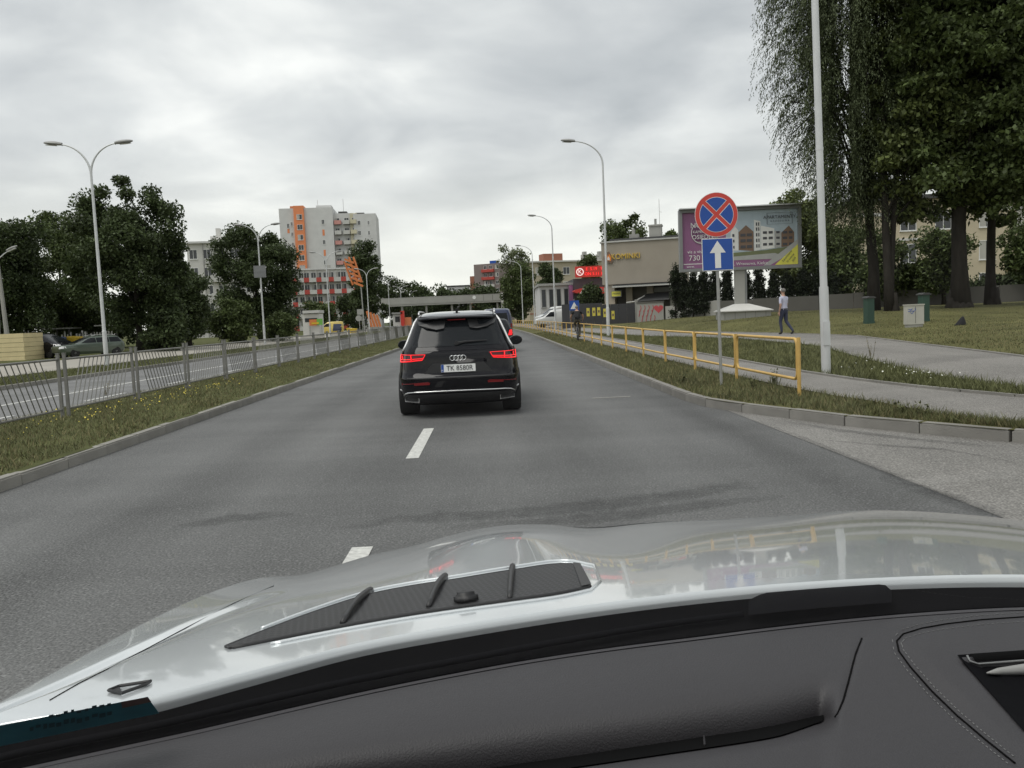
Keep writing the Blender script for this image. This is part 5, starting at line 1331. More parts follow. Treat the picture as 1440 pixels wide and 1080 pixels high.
# ---- footbridge
Yg = 200.0
g0, g1 = at(440, 425, Yg), at(706, 424, Yg)
root = thing('footbridge', 'long grey footbridge crossing the road far ahead', 'bridge', (0, Yg, 0)); zb_ = at(620, 428, Yg).z; zt_ = at(620, 416.5, Yg).z
MB().box(g0.x - 8, g1.x, -1.2, 1.2, zb_ - .05, zb_ + .35).build('deck', 'concrete', root)
for s in (-1, 1): 
    for j in range(24):
        x0 = g0.x - 8 + j * (g1.x - g0.x + 8) / 24; x1 = g0.x - 8 + (j + 1) * (g1.x - g0.x + 8) / 24
        MB().box(x0 + .04, x1 - .04, s * 1.25 - .04, s * 1.25 + .04, zb_ + .36, zt_ - .1).build('parapet_panel', 'concrete', root)
    MB().box(g0.x - 8, g1.x, s * 1.25 - .06, s * 1.25 + .06, zt_ - .098, zt_).build('handrail', 'concrete', root)
for px in (480, 566, 600, 636, 662, 700): x = at(px, 440, Yg).x; MB().box(x - .22, x + .22, -.4, .4, -.3, zb_ - .052).build('pillar', 'concrete', root)
MB().box(g1.x - .2, g1.x + .5, -1.5, 1.5, -.3, zt_ + .1).build('end_pier', 'white_render', root)
MB().prism([(at(667, 420, Yg).x + .42 * math.cos(a), at(667, 418.5, Yg).z + .42 * math.sin(a)) for a in np.linspace(0, 2 * math.pi, 17)[:-1]], -1.36, -1.3).build('round_sign', 'sign_white', root)

# ---- kiosk, banners, skip, orange sculpture, far booths
def px_box(root, px0, px1, py0, py1, Y, dep, name, mat, off=0.0):
    a, b = at(px0, py1, Y), at(px1, py0, Y); o = root.location
    return MB().box(a.x - o.x, b.x - o.x, off, off + dep, a.z - o.z, b.z - o.z).build(name, mat, root)
p = at(440, 474, 112); root = thing('kiosk', 'white kiosk with a colourful banner by the oncoming road', 'kiosk', (p.x, 112, gz(p.x, 112)))
px_box(root, 427, 448, 441, 476, 112, 3, 'wall', 'white_render'); px_box(root, 426, 449, 436, 441, 112, 3.4, 'roof', 'balcony_white', -.3)
px_box(root, 429, 446, 447, 453, 112, .03, 'window', 'window_glass', -.035)
px_box(root, 436, 446, 449, 458, 112, .04, 'banner', 'orange_paint', -.32); px_box(root, 446.2, 454, 448, 457, 112, .04, 'banner', 'green_banner', -.32); px_box(root, 439, 449, 453, 456, 112, .03, 'banner_stripe', 'bin_yellow', -.355)
px_box(root, 436.5, 437.2, 457, 476, 112, .08, 'leg', 'galv', -.3); px_box(root, 453, 453.7, 457, 474, 112, .08, 'leg', 'galv', -.3)
p = at(496, 467, 126); root = thing('skip', 'small yellow skip beside the yellow and blue van', 'skip', (p.x, 126, gz(p.x, 126)))
m = MB(); a4 = [(-.5, -.5, 0), (.5, -.5, 0), (.5, .5, 0), (-.5, .5, 0)]; b4 = [(-.85, -.6, .8), (.75, -.6, .62), (.75, .6, .62), (-.85, .6, .8)]
for j in range(4): m.quad(a4[j], a4[(j + 1) % 4], b4[(j + 1) % 4], b4[j])
m.quad(*a4[::-1]); m.build('tub', 'bin_yellow', root); MB().tube([b4[0], b4[1], b4[2], b4[3]], .04, 5, closed=True).build('rim', 'bin_yellow', root)
p = at(506, 460, 138); root = thing('grey_road_sign', 'back of a grey round road sign beyond the skip', 'road sign', (p.x, 138, gz(p.x, 138)))
MB().tube([(0, 0, -.1), (0, 0, 3.2)], .05, 6).tube([(.5, 0, -.1), (.5, 0, 3.2)], .05, 6).build('post', 'galv', root); MB().prism([(-.1 + .5 * math.cos(a), 2.3 + .5 * math.sin(a)) for a in np.linspace(0, 2 * math.pi, 25)[:-1]], -.06, -.03).build('disc', 'galv', root); MB().box(-.3, .8, -.1, -.065, 2.9, 3.8).build('board', 'galv', root)
# orange sculpture: leaning ladder of bars on a mast
p = at(506, 462, 142); root = thing('orange_sculpture', 'leaning orange letter-like sculpture on a mast above the trees', 'sculpture', (p.x, 142, gz(p.x, 142)))
MB().tube([(.8, 0, -.1), (.6, 0, 8.0)], .10, 6).build('mast', 'galv', root)
zt_ = at(502, 364, 142).z; zb2 = at(509, 401, 142).z
for j in range(6):
    t = j / 5; x = -1.3 + 1.3 * t; z = zt_ - .5 + (zb2 - zt_ + .5) * t
    MB().box(-.85, .85, -.2, .2, -.17, .17, M4=Matrix.Translation((x + .2, 0, z)) @ Matrix.Rotation(R(24), 4, 'Y')).build('rung', 'orange_paint', root)
for dx in (-.75, .05, .8):
    MB().tube([(-1.2 + dx, 0, zt_ + (.2 if dx > 0 else -.5)), (0.0 + dx, 0, zb2 + (.3 if dx > 0 else -.1))], .17, 6).build('upright', 'orange_paint', root)
p = at(527, 462, 146); root = thing('orange_ramp', 'slanted orange bars standing on a grey base by the road', 'sculpture', (p.x, 146, gz(p.x, 146)))
MB().box(-1.2, 1.3, -.6, .6, -.2, .75).build('base', 'concrete', root)
for j in range(4): MB().box(-.18, .18, -.2, .2, 0, 2.9 - .25 * j, M4=Matrix.Translation((-.5 + j * .5, 0, .752)) @ Matrix.Rotation(R(-14), 4, 'Y')).build('bar', 'orange_paint', root)
p = at(560, 460, 170); root = thing('booth', 'small white booth with red side beyond the orange bars', 'kiosk', (p.x, 170, gz(p.x, 170)))
px_box(root, 553, 564, 442, 459, 170, 3, 'wall', 'white_render'); px_box(root, 551, 566, 439, 442, 170, 3.4, 'roof', 'galv', -.3); px_box(root, 556, 562, 445, 453, 170, .04, 'window', 'window_glass', -.05)
px_box(root, 564.2, 568, 437, 459, 170, 1, 'sign_pillar', 'sign_red', -.3); px_box(root, 568.3, 577, 446, 460, 170, 2, 'annex', 'orange_render', .2)

# ---- left edge: cream shed, bins, bin shelter
YS_ = onground(20, 507).y; p = at(0, 507, YS_); root = thing('cream_shed', 'cream shed with horizontal boards at the picture edge', 'shed', (p.x, YS_, gz(p.x, YS_) - .05))
x1 = at(33.5, 490, YS_).x - p.x; zt = at(20, 469, YS_).z - gz(p.x, YS_) + .05
for j in range(6): MB().box(-6, x1 + (.02 if j % 2 else 0), 0 + .015 * (j % 2), 2.2, j * zt / 6 + .012, (j + 1) * zt / 6 - .004).build('board', 'shed_cream', root)
MB().box(-6, x1 - .04, .04, 2.15, -.1, zt - .03).build('core', 'roof_dark', root)
def bin_(px, py, Y, mat, lidmat, label, w_=1.1):
    p = at(px, py, Y); root = thing('bin', label, 'bin', (p.x, Y, gz(p.x, Y)), R(6)); m = MB(); h = 1.05
    a4 = [(-w_ / 2 + .08, -.4, .12), (w_ / 2 - .08, -.4, .12), (w_ / 2 - .08, .4, .12), (-w_ / 2 + .08, .4, .12)]; b4 = [(-w_ / 2, -.5, h), (w_ / 2, -.5, h), (w_ / 2, .5, h), (-w_ / 2, .5, h)]
    for j in range(4): m.quad(a4[j], a4[(j + 1) % 4], b4[(j + 1) % 4], b4[j])
    m.quad(*a4[::-1]); m.build('tub', mat, root)
    MB().prism([(-w_ / 2 - .04, h + .003), (w_ / 2 + .04, h + .003), (w_ / 2, h + .14), (0, h + .2), (-w_ / 2, h + .14)], -.54, .54).build('lid', lidmat, root)
    for x in (-.4, .4): MB().lathe([(.1, -.03), (.1, .03)], 10, M4=Matrix.Translation((x, 0, .1)) @ Matrix.Rotation(R(90), 4, 'X')).build('wheel', 'rubber', root)
bin_(80, 495, 66, 'bin_blue', 'bin_blue', 'dark blue bin behind the black people carrier', 1.3)
bin_(102, 495, 67, 'bin_yellow', 'bin_yellow', 'yellow bin behind the grey-green estate car', 1.4)
p = at(65, 490, 72); root = thing('bin_shelter', 'open shelter with white slats behind the bins', 'shelter', (p.x, 72, gz(p.x, 72)))
wS = at(165, 480, 72).x - p.x; zS = at(90, 462.5, 72).z - root.location.z
MB().box(-.2, wS * .33, -.4, 2.4, zS, zS + .1).build('roof', 'galv', root); MB().box(wS * .72, wS + .3, -.4, 2.4, zS + .1, zS + .2).build('roof', 'galv', root)
for j in range(7): MB().box(j * wS / 6 - .05, j * wS / 6 + .05, 0, .1, 0, zS - .003 if j < 3 or j > 4 else zS * .8).build('post', 'roof_dark', root)
for j in range(22):
    if j % 5 == 3: continue
    x = wS * .05 + j * wS * .9 / 22; MB().box(x, x + .13, .12, .15, zS * .42, zS * (.70 + .2 * random.random())).build('slat', 'white_paint', root)
MB().box(.1, .9, .16, .3, zS * .3, zS * .5).build('panel', 'white_paint', root)

# ---- pedestrian crossing sign by the vans
p = at(808, 445, 72); root = thing('crossing_sign', 'blue and white pedestrian crossing sign before the white vans', 'road sign', (p.x, 72, gz(p.x, 72)))
MB().tube([(0, 0, -.1), (0, 0, 2.6)], .03, 6).build('post', 'galv', root); zc2 = at(808, 429.5, 72).z - root.location.z
f_ = MB().box(-.42, .42, -.05, -.035, zc2 - .42, zc2 + .42).build('panel', 'sign_blue', root)
MB().prism([(-.33, zc2 - .3), (.33, zc2 - .3), (0, zc2 + .3)], -.056, -.051).build('triangle', 'sign_white', f_)


# ================================================================== TREES
def crown_verts(center, rad, n_leaf, leaf_l, leaf_w, n_clump, clump_r, r, taper=0.0, hollow=0.45, flat=0.75, sq=1.0):
    """leaf rhombs gathered in clumps through an uneven ellipsoid"""
    c = np.array(center); rad = np.array(rad)
    d = r.normal(size=(n_clump, 3)); d /= np.linalg.norm(d, axis=1)[:, None]
    rr = hollow + (1 - hollow) * r.random(n_clump) ** 0.6
    wob = 1 + 0.16 * np.sin(d[:, 0] * 4 + 1) * np.cos(d[:, 2] * 5) + r.normal(0, .07, n_clump)
    if sq != 1.0: d = np.sign(d) * np.abs(d) ** sq
    off = d * rr[:, None] * rad * wob[:, None]
    if taper: off[:, :2] *= (1 - taper * (off[:, 2] / rad[2] + 1) / 2)[:, None] * 1.15
    cc = c + off
    cr = clump_r * (0.6 + 0.8 * r.random(n_clump))
    idx = r.integers(0, n_clump, n_leaf)
    g_ = r.normal(size=(n_leaf, 3)); g_ /= np.linalg.norm(g_, axis=1)[:, None]
    g_ *= (r.random(n_leaf) ** 0.45)[:, None]
    pos = cc[idx] + g_ * cr[idx][:, None] * np.array([1, 1, flat])
    ax = r.normal(size=(n_leaf, 3)); ax[:, 2] -= 0.35; ax /= np.linalg.norm(ax, axis=1)[:, None]
    up = r.normal(size=(n_leaf, 3)) * .7 + np.array([0, 0, .8]); sd_ = np.cross(ax, up); sd_ /= np.linalg.norm(sd_, axis=1)[:, None] + 1e-9
    ll = leaf_l * (0.6 + 0.8 * r.random(n_leaf))[:, None]; lw = leaf_w * (0.6 + 0.8 * r.random(n_leaf))[:, None]
    V = np.zeros((n_leaf, 4, 3)); V[:, 0] = pos; V[:, 1] = pos + ax * ll * .45 + sd_ * lw * .5; V[:, 2] = pos + ax * ll; V[:, 3] = pos + ax * ll * .45 - sd_ * lw * .5
    return V.reshape(-1, 3), cc
def trunk_mesh(h, r0, tips, r, base=0.0, forks=1, lean=(0, 0)):
    m = MB(); n = 7; pts = []; rd = []
    for k in range(n):
        t = k / (n - 1); pts.append((lean[0] * t * h + .12 * math.sin(3 * t + base), lean[1] * t * h + .1 * math.cos(2.3 * t + base), -.3 + t * h)); rd.append(r0 * (1.35 if k == 0 else 1) * (1 - .62 * t))
    m.tube(pts, rd, 12)
    for i, q in enumerate(tips):
        t = r.uniform(.35, 1.0); k = t * (n - 1); a = Vector(pts[int(k)]).lerp(Vector(pts[min(n - 1, int(k) + 1)]), k - int(k)); b = Vector(q)
        if b.z < a.z: continue
        mid = a.lerp(b, .5) + Vector((0, 0, .12 * (b - a).length)) + Vector(r.normal(0, .15, 3))
        r1 = r0 * .34 * (1.2 - t * .5); m.tube([a, a.lerp(mid, .5) + Vector(r.normal(0, .08, 3)), mid, b], [r1, r1 * .7, r1 * .45, .012], 6, caps=False)
    return m.mesh('trunk', 'bark', smooth=True)
def tree(name, label, px, base_y, top_y, Y, wpx, mat, n_leaf=20000, leaf=.3, clump=1.0, n_clump=90, low=0.25, seed=1, group=None, cat='tree', trunk_r=.2, z0=None, hollow=.45, center_px=None, limbs=26, dsc=1.0, taper=0.0):
    """placed by its foot pixel and distance; height from the top pixel, width in pixels"""
    r = np.random.default_rng(seed); p = at(px, base_y, Y); z = gz(p.x, Y) if z0 is None else z0
    H_ = at(px, top_y, Y).z - z; rw_ = wpx / 2 * Y / FPX; cxp = 0 if center_px is None else at(center_px, base_y, Y).x - p.x
    zc = H_ * (low + 1) / 2; rz = H_ * (1 - low) / 2
    V, cc = crown_verts((cxp, 0, zc), (rw_ - clump * .35, (rw_ - clump * .35) * .9 * dsc, rz - clump * .3), n_leaf, leaf, leaf * .62, n_clump, clump, r, hollow=hollow, taper=taper)
    root = thing(name, label, cat, (p.x, Y, z), 0, group)
    link('trunk', trunk_mesh(H_ * .7, trunk_r, cc[r.permutation(len(cc))[:limbs]], r, seed), root)
    link('crown', np_mesh('crown', V, 4, mat), root)
    return root
LG_ = 'trees past the oncoming road'
tree('broadleaf_tree', 'dark tree mass at the far left behind the concrete lamp pole', 5, 500, 284, 66, 150, 'leaf_dark', 40000, .25, 1.2, 100, .06, 11, LG_)
tree('broadleaf_tree', 'lower olive tree between the far left tree and the big bushy tree', 92, 500, 303, 74, 130, 'leaf_mid', 36000, .26, 1.1, 100, .06, 12, LG_)
tree('broadleaf_tree', 'big bushy dark tree behind the nearest double lamp', 196, 497, 254, 62, 172, 'leaf_dark', 62000, .23, .95, 130, .10, 13, LG_, trunk_r=.26, hollow=.35)
tree('broadleaf_tree', 'shorter dark tree filling in right of the big bushy tree', 266, 492, 376, 72, 76, 'leaf_dark', 22000, .24, .9, 60, .04, 14, LG_)
tree('broadleaf_tree', 'round dark tree behind the lamp with the grey board', 367, 482, 312, 88, 122, 'leaf_dark', 50000, .27, 1.15, 110, .05, 15, LG_, trunk_r=.24)
tree('shrub', 'dark round shrub under the big bushy tree', 232, 495, 430, 60, 66, 'leaf_dark', 9000, .24, .7, 40, .0, 16, cat='shrub', trunk_r=.08)
tree('shrub', 'olive shrub at the foot of the lamp with the grey board', 330, 485, 420, 80, 80, 'leaf_mid', 10000, .28, .8, 40, .0, 17, cat='shrub', trunk_r=.08)
tree('shrub', 'small olive shrub in front of the round dark tree', 395, 480, 438, 82, 46, 'leaf_mid', 6000, .28, .7, 30, .0, 18, cat='shrub', trunk_r=.08)
tree('shrub', 'low shrub beneath the far left trees behind the parked cars', 135, 492, 430, 78, 150, 'leaf_dark', 9000, .32, .9, 45, .05, 44, cat='shrub', trunk_r=.08)
tree('birch_tree', 'feathery tall tree beside the orange sculpture', 520, 464, 338, 152, 52, 'leaf_dark', 16000, .42, 1.3, 60, .10, 19, trunk_r=.25, hollow=.2)
tree('broadleaf_tree', 'dark tree right behind the feathery tall tree', 556, 464, 381, 232, 50, 'leaf_dark', 9000, .55, 1.6, 40, .05, 20, trunk_r=.25)
tree('broadleaf_tree', 'small tree left of the kiosk', 452, 468, 418, 150, 44, 'leaf_mid', 7000, .42, 1.2, 30, .05, 21, trunk_r=.2)
tree('broadleaf_tree', 'dark tree below the orange sculpture', 498, 464, 405, 160, 46, 'leaf_dark', 7000, .45, 1.3, 30, .0, 22, trunk_r=.2)
FG = 'far trees beyond the footbridge'
for k, (px, ty, wp, Y) in enumerate(((585, 396, 46, 250), (612, 401, 50, 270), (640, 402, 52, 270), (672, 400, 54, 265), (600, 405, 80, 320), (655, 406, 90, 320), (700, 398, 50, 250))):
    tree('far_tree', '%s dark round tree in the row beyond the footbridge' % ['leftmost', 'second from left', 'middle', 'fourth from left', 'faraway left-hand', 'faraway right-hand', 'rightmost'][k], px, 455, ty, Y, wp, 'leaf_dark', 5200, .8, 2.2, 34, .0, 30 + k, FG, trunk_r=.3, limbs=8)
tree('broadleaf_tree', 'tree with pale sparse top beside the far street lamps', 731, 450, 368, 150, 50, 'leaf_mid', 14000, .42, 1.3, 60, .03, 40, trunk_r=.2)
tree('pale_tree', 'thin pale-leaved tree top rising over the far street lamps', 728, 450, 338, 154, 48, 'leaf_pale', 3600, .40, 1.2, 40, .45, 41, trunk_r=.16, hollow=.2)
tree('broadleaf_tree', 'narrow dark tree in front of the beige flats', 775, 448, 362, 135, 32, 'leaf_dark', 9000, .4, 1.0, 40, .05, 42, trunk_r=.2)
tree('shrub', 'dark tree in front of the filling station shop', 834, 448, 402, 88, 44, 'leaf_dark', 9000, .3, .8, 40, .1, 43, cat='tree', trunk_r=.15)
tree('broadleaf_tree', 'tree top rising behind the beige shop roof', 880, 448, 290, 112, 62, 'leaf_mid', 12000, .36, 1.1, 50, .35, 45, trunk_r=.2)
tree('broadleaf_tree', 'small tree top at the billboard edge behind the beige shop', 948, 445, 310, 108, 34, 'leaf_mid', 5000, .34, .9, 24, .4, 46, trunk_r=.15)
tree('broadleaf_tree', 'tree beside the price board over the shop', 832, 446, 356, 125, 28, 'leaf_mid', 5000, .34, .9, 24, .5, 47, trunk_r=.15)
tree('broadleaf_tree', 'green bushy tree rising behind the billboard corner', 1125, 440, 266, 68, 105, 'leaf_olive', 24000, .28, 1.1, 70, .12, 48, trunk_r=.25)
tree('broadleaf_tree', 'green tree between billboard and willow trunk', 1182, 440, 318, 66, 80, 'leaf_mid', 18000, .28, 1.0, 60, .05, 49, trunk_r=.22)
# columnar conifers behind the billboard
TG = 'columnar conifers behind the billboard'
for k, (px, ty, Y) in enumerate(((952, 376, 66), (964, 384, 65.5), (976, 388, 65), (990, 381, 64.5), (1006, 386, 64.2), (1024, 380, 64), (1050, 384, 63.8), (1068, 378, 63.6), (1088, 384, 63.3), (1108, 378, 63), (1130, 384, 62.6), (1152, 380, 62.2), (1172, 386, 61.8))):
    tree('conifer', '%s dark columnar conifer in the row behind the billboard' % ['first', 'second', 'third', 'fourth', 'fifth', 'sixth', 'seventh', 'eighth', 'ninth', 'tenth', 'eleventh', 'twelfth', 'thirteenth'][k] + ' counted from the beige shop', px, 446, ty - 6, Y, 24, 'leaf_thuja', 6000, .15, .30, 70, .0, 60 + k, TG, trunk_r=.08, hollow=.15, limbs=6, taper=.7)
tree('hedge_shrub', 'dark tangled shrub behind the dark wall under the trees', 1250, 432, 372, 60, 110, 'leaf_dark', 9000, .24, .8, 50, .0, 80, cat='shrub', trunk_r=.1, dsc=.4)
tree('hedge_shrub', 'dark tangled shrub behind the wall at the picture edge', 1405, 430, 385, 60, 120, 'leaf_dark', 9000, .24, .8, 50, .0, 81, cat='shrub', trunk_r=.1, dsc=.4)

# ---- big trees on the lawn
def big_tree(label, px, by, Y, H_, cxo, rx, rz, zc, mat, n_leaf, seed, r0, forks=((0, 0),), leaf=.25, n_clump=150, clump=1.05, hollow=.3):
    r = np.random.default_rng(seed); p = at(px, by, Y); z = gz(p.x, Y)
    root = thing('broadleaf_tree', label, 'tree', (p.x, Y, z), 0, 'big trees on the lawn')
    V, cc = crown_verts((cxo, 0, zc), (rx, rx * .8, rz), n_leaf, leaf, leaf * .66, n_clump, clump, r, hollow=hollow, flat=.5, sq=.8)
    for k, ln in enumerate(forks):
        tip = cc[r.permutation(len(cc))[:26]]
        link('trunk', trunk_mesh(H_ * .72, r0 * (1 if k == 0 else .8), tip, r, seed + k, lean=ln), root)
    # root flare
    m = MB(); m.lathe([(r0 * 1.9, -.3), (r0 * 1.6, .1), (r0 * 1.3, .4), (r0 * 1.1, .9)], 14); m.build('root_flare', 'bark', root, smooth=True)
    link('crown', np_mesh('crown', V, 4, mat), root)
    return root
big_tree('stout dark tree with the thickest trunk on the lawn', 1349, 439, 41, 19, 0.5, 4.9, 6.4, 10.8, 'leaf_mid', 70000, 91, .40, ((0.0, 0), (.05, .02)), n_clump=190)
big_tree('slim twin-stemmed dark tree left of the thickest trunk', 1254, 442, 41, 17, 1.7, 2.7, 5.6, 9.8, 'leaf_olive', 40000, 92, .23, ((-.035, 0), (.04, 0.01)), n_clump=110, clump=.9)
big_tree('slim straight tree at the picture edge right of the thickest trunk', 1396, 438, 43.5, 18, 1.6, 4.6, 6.4, 11.2, 'leaf_dark', 50000, 93, .25, n_clump=170)
big_tree('large leafy tree reaching in from outside the picture edge', 1490, 445, 40, 18, -.5, 5.0, 6.4, 10.6, 'leaf_mid', 44000, 94, .35)
tree('broadleaf_tree', 'shaded tree behind the thickest trunk hiding the cream villa', 1325, 432, 318, 57, 70, 'leaf_mid', 8000, .26, .8, 40, .15, 96, trunk_r=.16)
tree('broadleaf_tree', 'shaded tree behind the twin stems hiding the cream villa', 1250, 434, 322, 59, 66, 'leaf_mid', 8000, .25, .8, 40, .10, 97, trunk_r=.16)
tree('broadleaf_tree', 'shaded tree at the picture edge before the cream villa', 1450, 430, 310, 56, 70, 'leaf_mid', 7000, .26, .9, 60, .25, 98, trunk_r=.2)
# weeping willow
def willow(label, px, by, Y, seed, n_str, rx, ztop, r0, cxo):
    r = np.random.default_rng(seed); p = at(px, by, Y); z = gz(p.x, Y); root = thing('willow_tree', label, 'tree', (p.x, Y, z))
    m = MB(); pts = [(0, 0, -.3), (.05, 0, 2), (-.1, .1, 4.5), (-.15, 0, 7.5), (.1, 0, 10.5), (.2, 0, 13)]; m.tube(pts, [r0 * 1.5, r0, r0 * .85, r0 * .7, r0 * .5, r0 * .25], 12)
    V = []; S = MB()
    for k in range(26):
        a = r.uniform(0, 6.28); rr = rx * r.uniform(.35, .9); b = Vector((cxo + math.cos(a) * rr, math.sin(a) * rr * .85, r.uniform(8.5, ztop - 1))); a0 = Vector(pts[r.integers(2, 5)]); mid = a0.lerp(b, .5) + Vector((0, 0, 1.2)); m.tube([a0, mid, b], [r0 * .3, r0 * .18, .03], 6, caps=False)
    link('trunk', m.mesh('trunk', 'bark', smooth=True), root)
    for k in range(n_str):
        a = r.uniform(0, 6.28); a += .22 * math.sin(a * 9); u = r.random() ** .45; lump = 1 + .13 * math.sin(a * 5 + 1.3) + .08 * math.sin(a * 11)
        zt = 4.6 + (ztop - 4.6) * r.random() ** .62; hz_ = (zt - 4.6) / (ztop - 4.6)
        env = (0.16 + 1.75 * hz_ - 1.15 * hz_ ** 2.0) * lump               # widest in the upper middle
        rr = rx * u * env; ox, oy = math.cos(a), math.sin(a); ln = r.uniform(.9, 2.3) if u > .7 else r.uniform(1.6, 3.6)
        x0, y0_ = cxo + ox * rr, oy * rr * .85; out_ = r.uniform(.5, 1.5) if u > .7 else r.uniform(.1, .6); n_ = int(ln / .06)
        yw = r.normal(0, .3)
        for j in range(n_):
            t = j / n_; rad_ = out_ * (1 - (1 - t) ** 1.6)
            P = np.array([x0 + (ox - oy * yw) * rad_ + r.normal(0, .045), y0_ + (oy + ox * yw) * rad_ + r.normal(0, .045), zt + .4 * math.sin(t * 2.0) - ln * t ** 1.5])
            d = np.array([ox * .5 + r.normal(0, .5), oy * .5 + r.normal(0, .5), -.9]); d /= np.linalg.norm(d); l = r.uniform(.10, .21)
            s = np.array([-d[1], d[0], r.normal(0, .3)]); s /= np.linalg.norm(s); w_ = .026
            V += [P, P + d * l * .4 + s * w_, P + d * l, P + d * l * .4 - s * w_]
    link('crown', np_mesh('crown', np.array(V), 4, 'leaf_willow'), root)
willow('weeping willow with hanging branches behind the closest lamp pole', 1228, 442, 42.5, 95, 5600, 3.9, 18.5, .26, -1.15)

# ================================================================== OWN CAR: bonnet, cowl, windscreen, dashboard
car = thing('own_car', 'silver car bonnet with vent and black dashboard seen from inside', 'car')
def curve(pts, n, key=0):
    a = np.array(pts, float); t = np.linspace(0, 1, n)
    # smooth through the points (Catmull-Rom on x-parameter)
    xs = a[:, 0]; X_ = np.linspace(xs[0], xs[-1], n); outc = [X_]
    for c in range(1, a.shape[1]):
        y = a[:, c]; d = np.gradient(y, xs); i = np.clip(np.searchsorted(xs, X_) - 1, 0, len(xs) - 2); h = xs[i + 1] - xs[i]; s = (X_ - xs[i]) / h
        outc.append((2 * s**3 - 3 * s**2 + 1) * y[i] + (s**3 - 2 * s**2 + s) * h * d[i] + (-2 * s**3 + 3 * s**2) * y[i + 1] + (s**3 - s**2) * h * d[i + 1])
    return np.stack(outc, 1)
# rear edge of the bonnet and its far outline: pixel column, pixel row, distance
REAR = [(-260, 1082), (-120, 1048), (0, 1018), (100, 1001), (215, 979), (350, 944), (500, 905), (660, 876), (830, 850), (950, 835), (1060, 824), (1245, 812), (1440, 808), (1640, 816), (1850, 838)]
CREST = [(-260, 1118, .72), (-120, 1047, .86), (0, 988, 1.0), (80, 944, 1.13), (150, 905, 1.28), (220, 868, 1.47), (300, 832, 1.76), (360, 814, 2.02), (430, 807, 2.2), (470, 796, 2.30), (520, 781, 2.38), (580, 768, 2.43), (640, 752, 2.46), (700, 741, 2.48), (760, 738, 2.50), (830, 742, 2.52), (900, 736, 2.53), (1000, 731, 2.53), (1100, 726, 2.51), (1180, 719, 2.49), (1260, 718, 2.46), (1350, 723, 2.42), (1440, 732, 2.35), (1640, 762, 2.15), (1850, 815, 1.85)]
NT = 260
rc = curve(REAR, NT); cc_ = curve(CREST, NT)
rear_p = [onz(x, y, 1.14) for x, y in rc]
crest_p = [at(x, y, d) for x, y, d in cc_]
# at the far left the outline passes the rear edge: keep the outline outside
ca = np.array([tuple(p) for p in crest_p]); kk = np.exp(-(np.arange(-30, 31) / 13.0) ** 2); kk /= kk.sum()
cs = np.stack([np.convolve(np.pad(ca[:, c], 30, mode='reflect', reflect_type='odd'), kk, 'valid') for c in range(3)], 1)
def bonnet(i, v):
    a, b = rear_p[i], crest_p[i]; bs = Vector(cs[i])
    p = a.lerp(bs, v) + (b - bs) * v ** 5
    px = rc[i][0]
    L_ = (b - a).length
    # crown along the length; sags near the nose
    p.z += 0.035 * L_ * 4 * v * (1 - v) * .42
    # raised centre part with a soft shoulder, fading out to the nose
    sh = 1 / (1 + math.exp(-(px + 120 * v - 900) / 18)) * .0
    p.z += 0.012 * math.exp(-((px - 735 + 40 * v) / 90) ** 2) * math.exp(-((v - .72) / .22) ** 2)
    p.z -= 0.010 * math.exp(-((px - 900 + 40 * v) / 70) ** 2) * math.exp(-((v - .6) / .3) ** 2)
    # fender crease on the left
    p.z -= 0.006 * math.exp(-((v - .55) / .05) ** 2) * sm((430 - px) / 100)
    return p
vs1 = list(1 - (1 - np.linspace(0, 1, 34)) ** 1.0)
hm = MB(); hm.grid(lambda i, v: bonnet(int(i), v), range(NT), vs1)
# skirt: rear lip going down, nose and wing going down and out
hm2 = MB()
def skirt(i, k):
    b = crest_p[i]; c0 = Vector((0.55, 0.9, 0)); d = Vector((b.x - c0.x, b.y - c0.y, 0)); 
    nrm_ = d.normalized()
    offs = [(0, 0), (.012, -.004), (.035, -.02), (.06, -.055), (.08, -.12), (.085, -.3), (.07, -.62)]
    o_, z_ = offs[k]; return Vector((b.x + nrm_.x * o_, b.y + nrm_.y * o_, b.z + z_))
hm.grid(lambda i, k: skirt(int(i), k), range(NT), range(7))
bon = hm.build('bonnet', 'silver_paint', car, smooth=True)
lip = MB(); lip.grid(lambda i, k: rear_p[int(i)] + Vector((0, [0, -.004, -.006, -.004][k], [0, -.003, -.012, -.05][k])), range(NT), range(4)); lip.build('bonnet_lip', 'silver_paint', bon, smooth=True)
bvh = BVHTree.FromPolygons([Vector(v) for v in hm.v], hm.f)
def on_bonnet(px, py, lift=0.0):
    d = ray(px, py).normalized(); loc, nrm_, _, _ = bvh.ray_cast(CAM, d)
    if loc is None: return None
    if nrm_.z < 0: nrm_ = -nrm_
    return loc + nrm_ * lift, nrm_
# ---- vent: mesh plate on the surface, coloured dark to imitate a shaded recess, rim, three ribs, camera block
top_e = [(318, 911), (380, 886), (450, 860), (520, 838), (580, 826), (640, 817), (720, 804), (800, 795), (814, 796)]
bot_e = [(320, 914), (380, 902), (450, 888), (520, 875), (580, 865), (640, 856), (720, 845), (800, 833), (830, 826)]
tu, bu = curve(top_e, 60), curve(bot_e, 60)
m = MB(); vg = []
for i in range(60):
    for j in range(9):
        t = j / 8; vg.append(on_bonnet(tu[i][0] * (1 - t) + bu[i][0] * t, tu[i][1] * (1 - t) + bu[i][1] * t, .0035)[0])
m.v = [tuple(v) for v in vg]
for i in range(59):
    for j in range(8): m.f.append((i * 9 + j, (i + 1) * 9 + j, (i + 1) * 9 + j + 1, i * 9 + j + 1)); m.m.append(0)
mm = pm('vent_mesh', (0.02, 0.02, 0.021), 0.5, var=0.1)
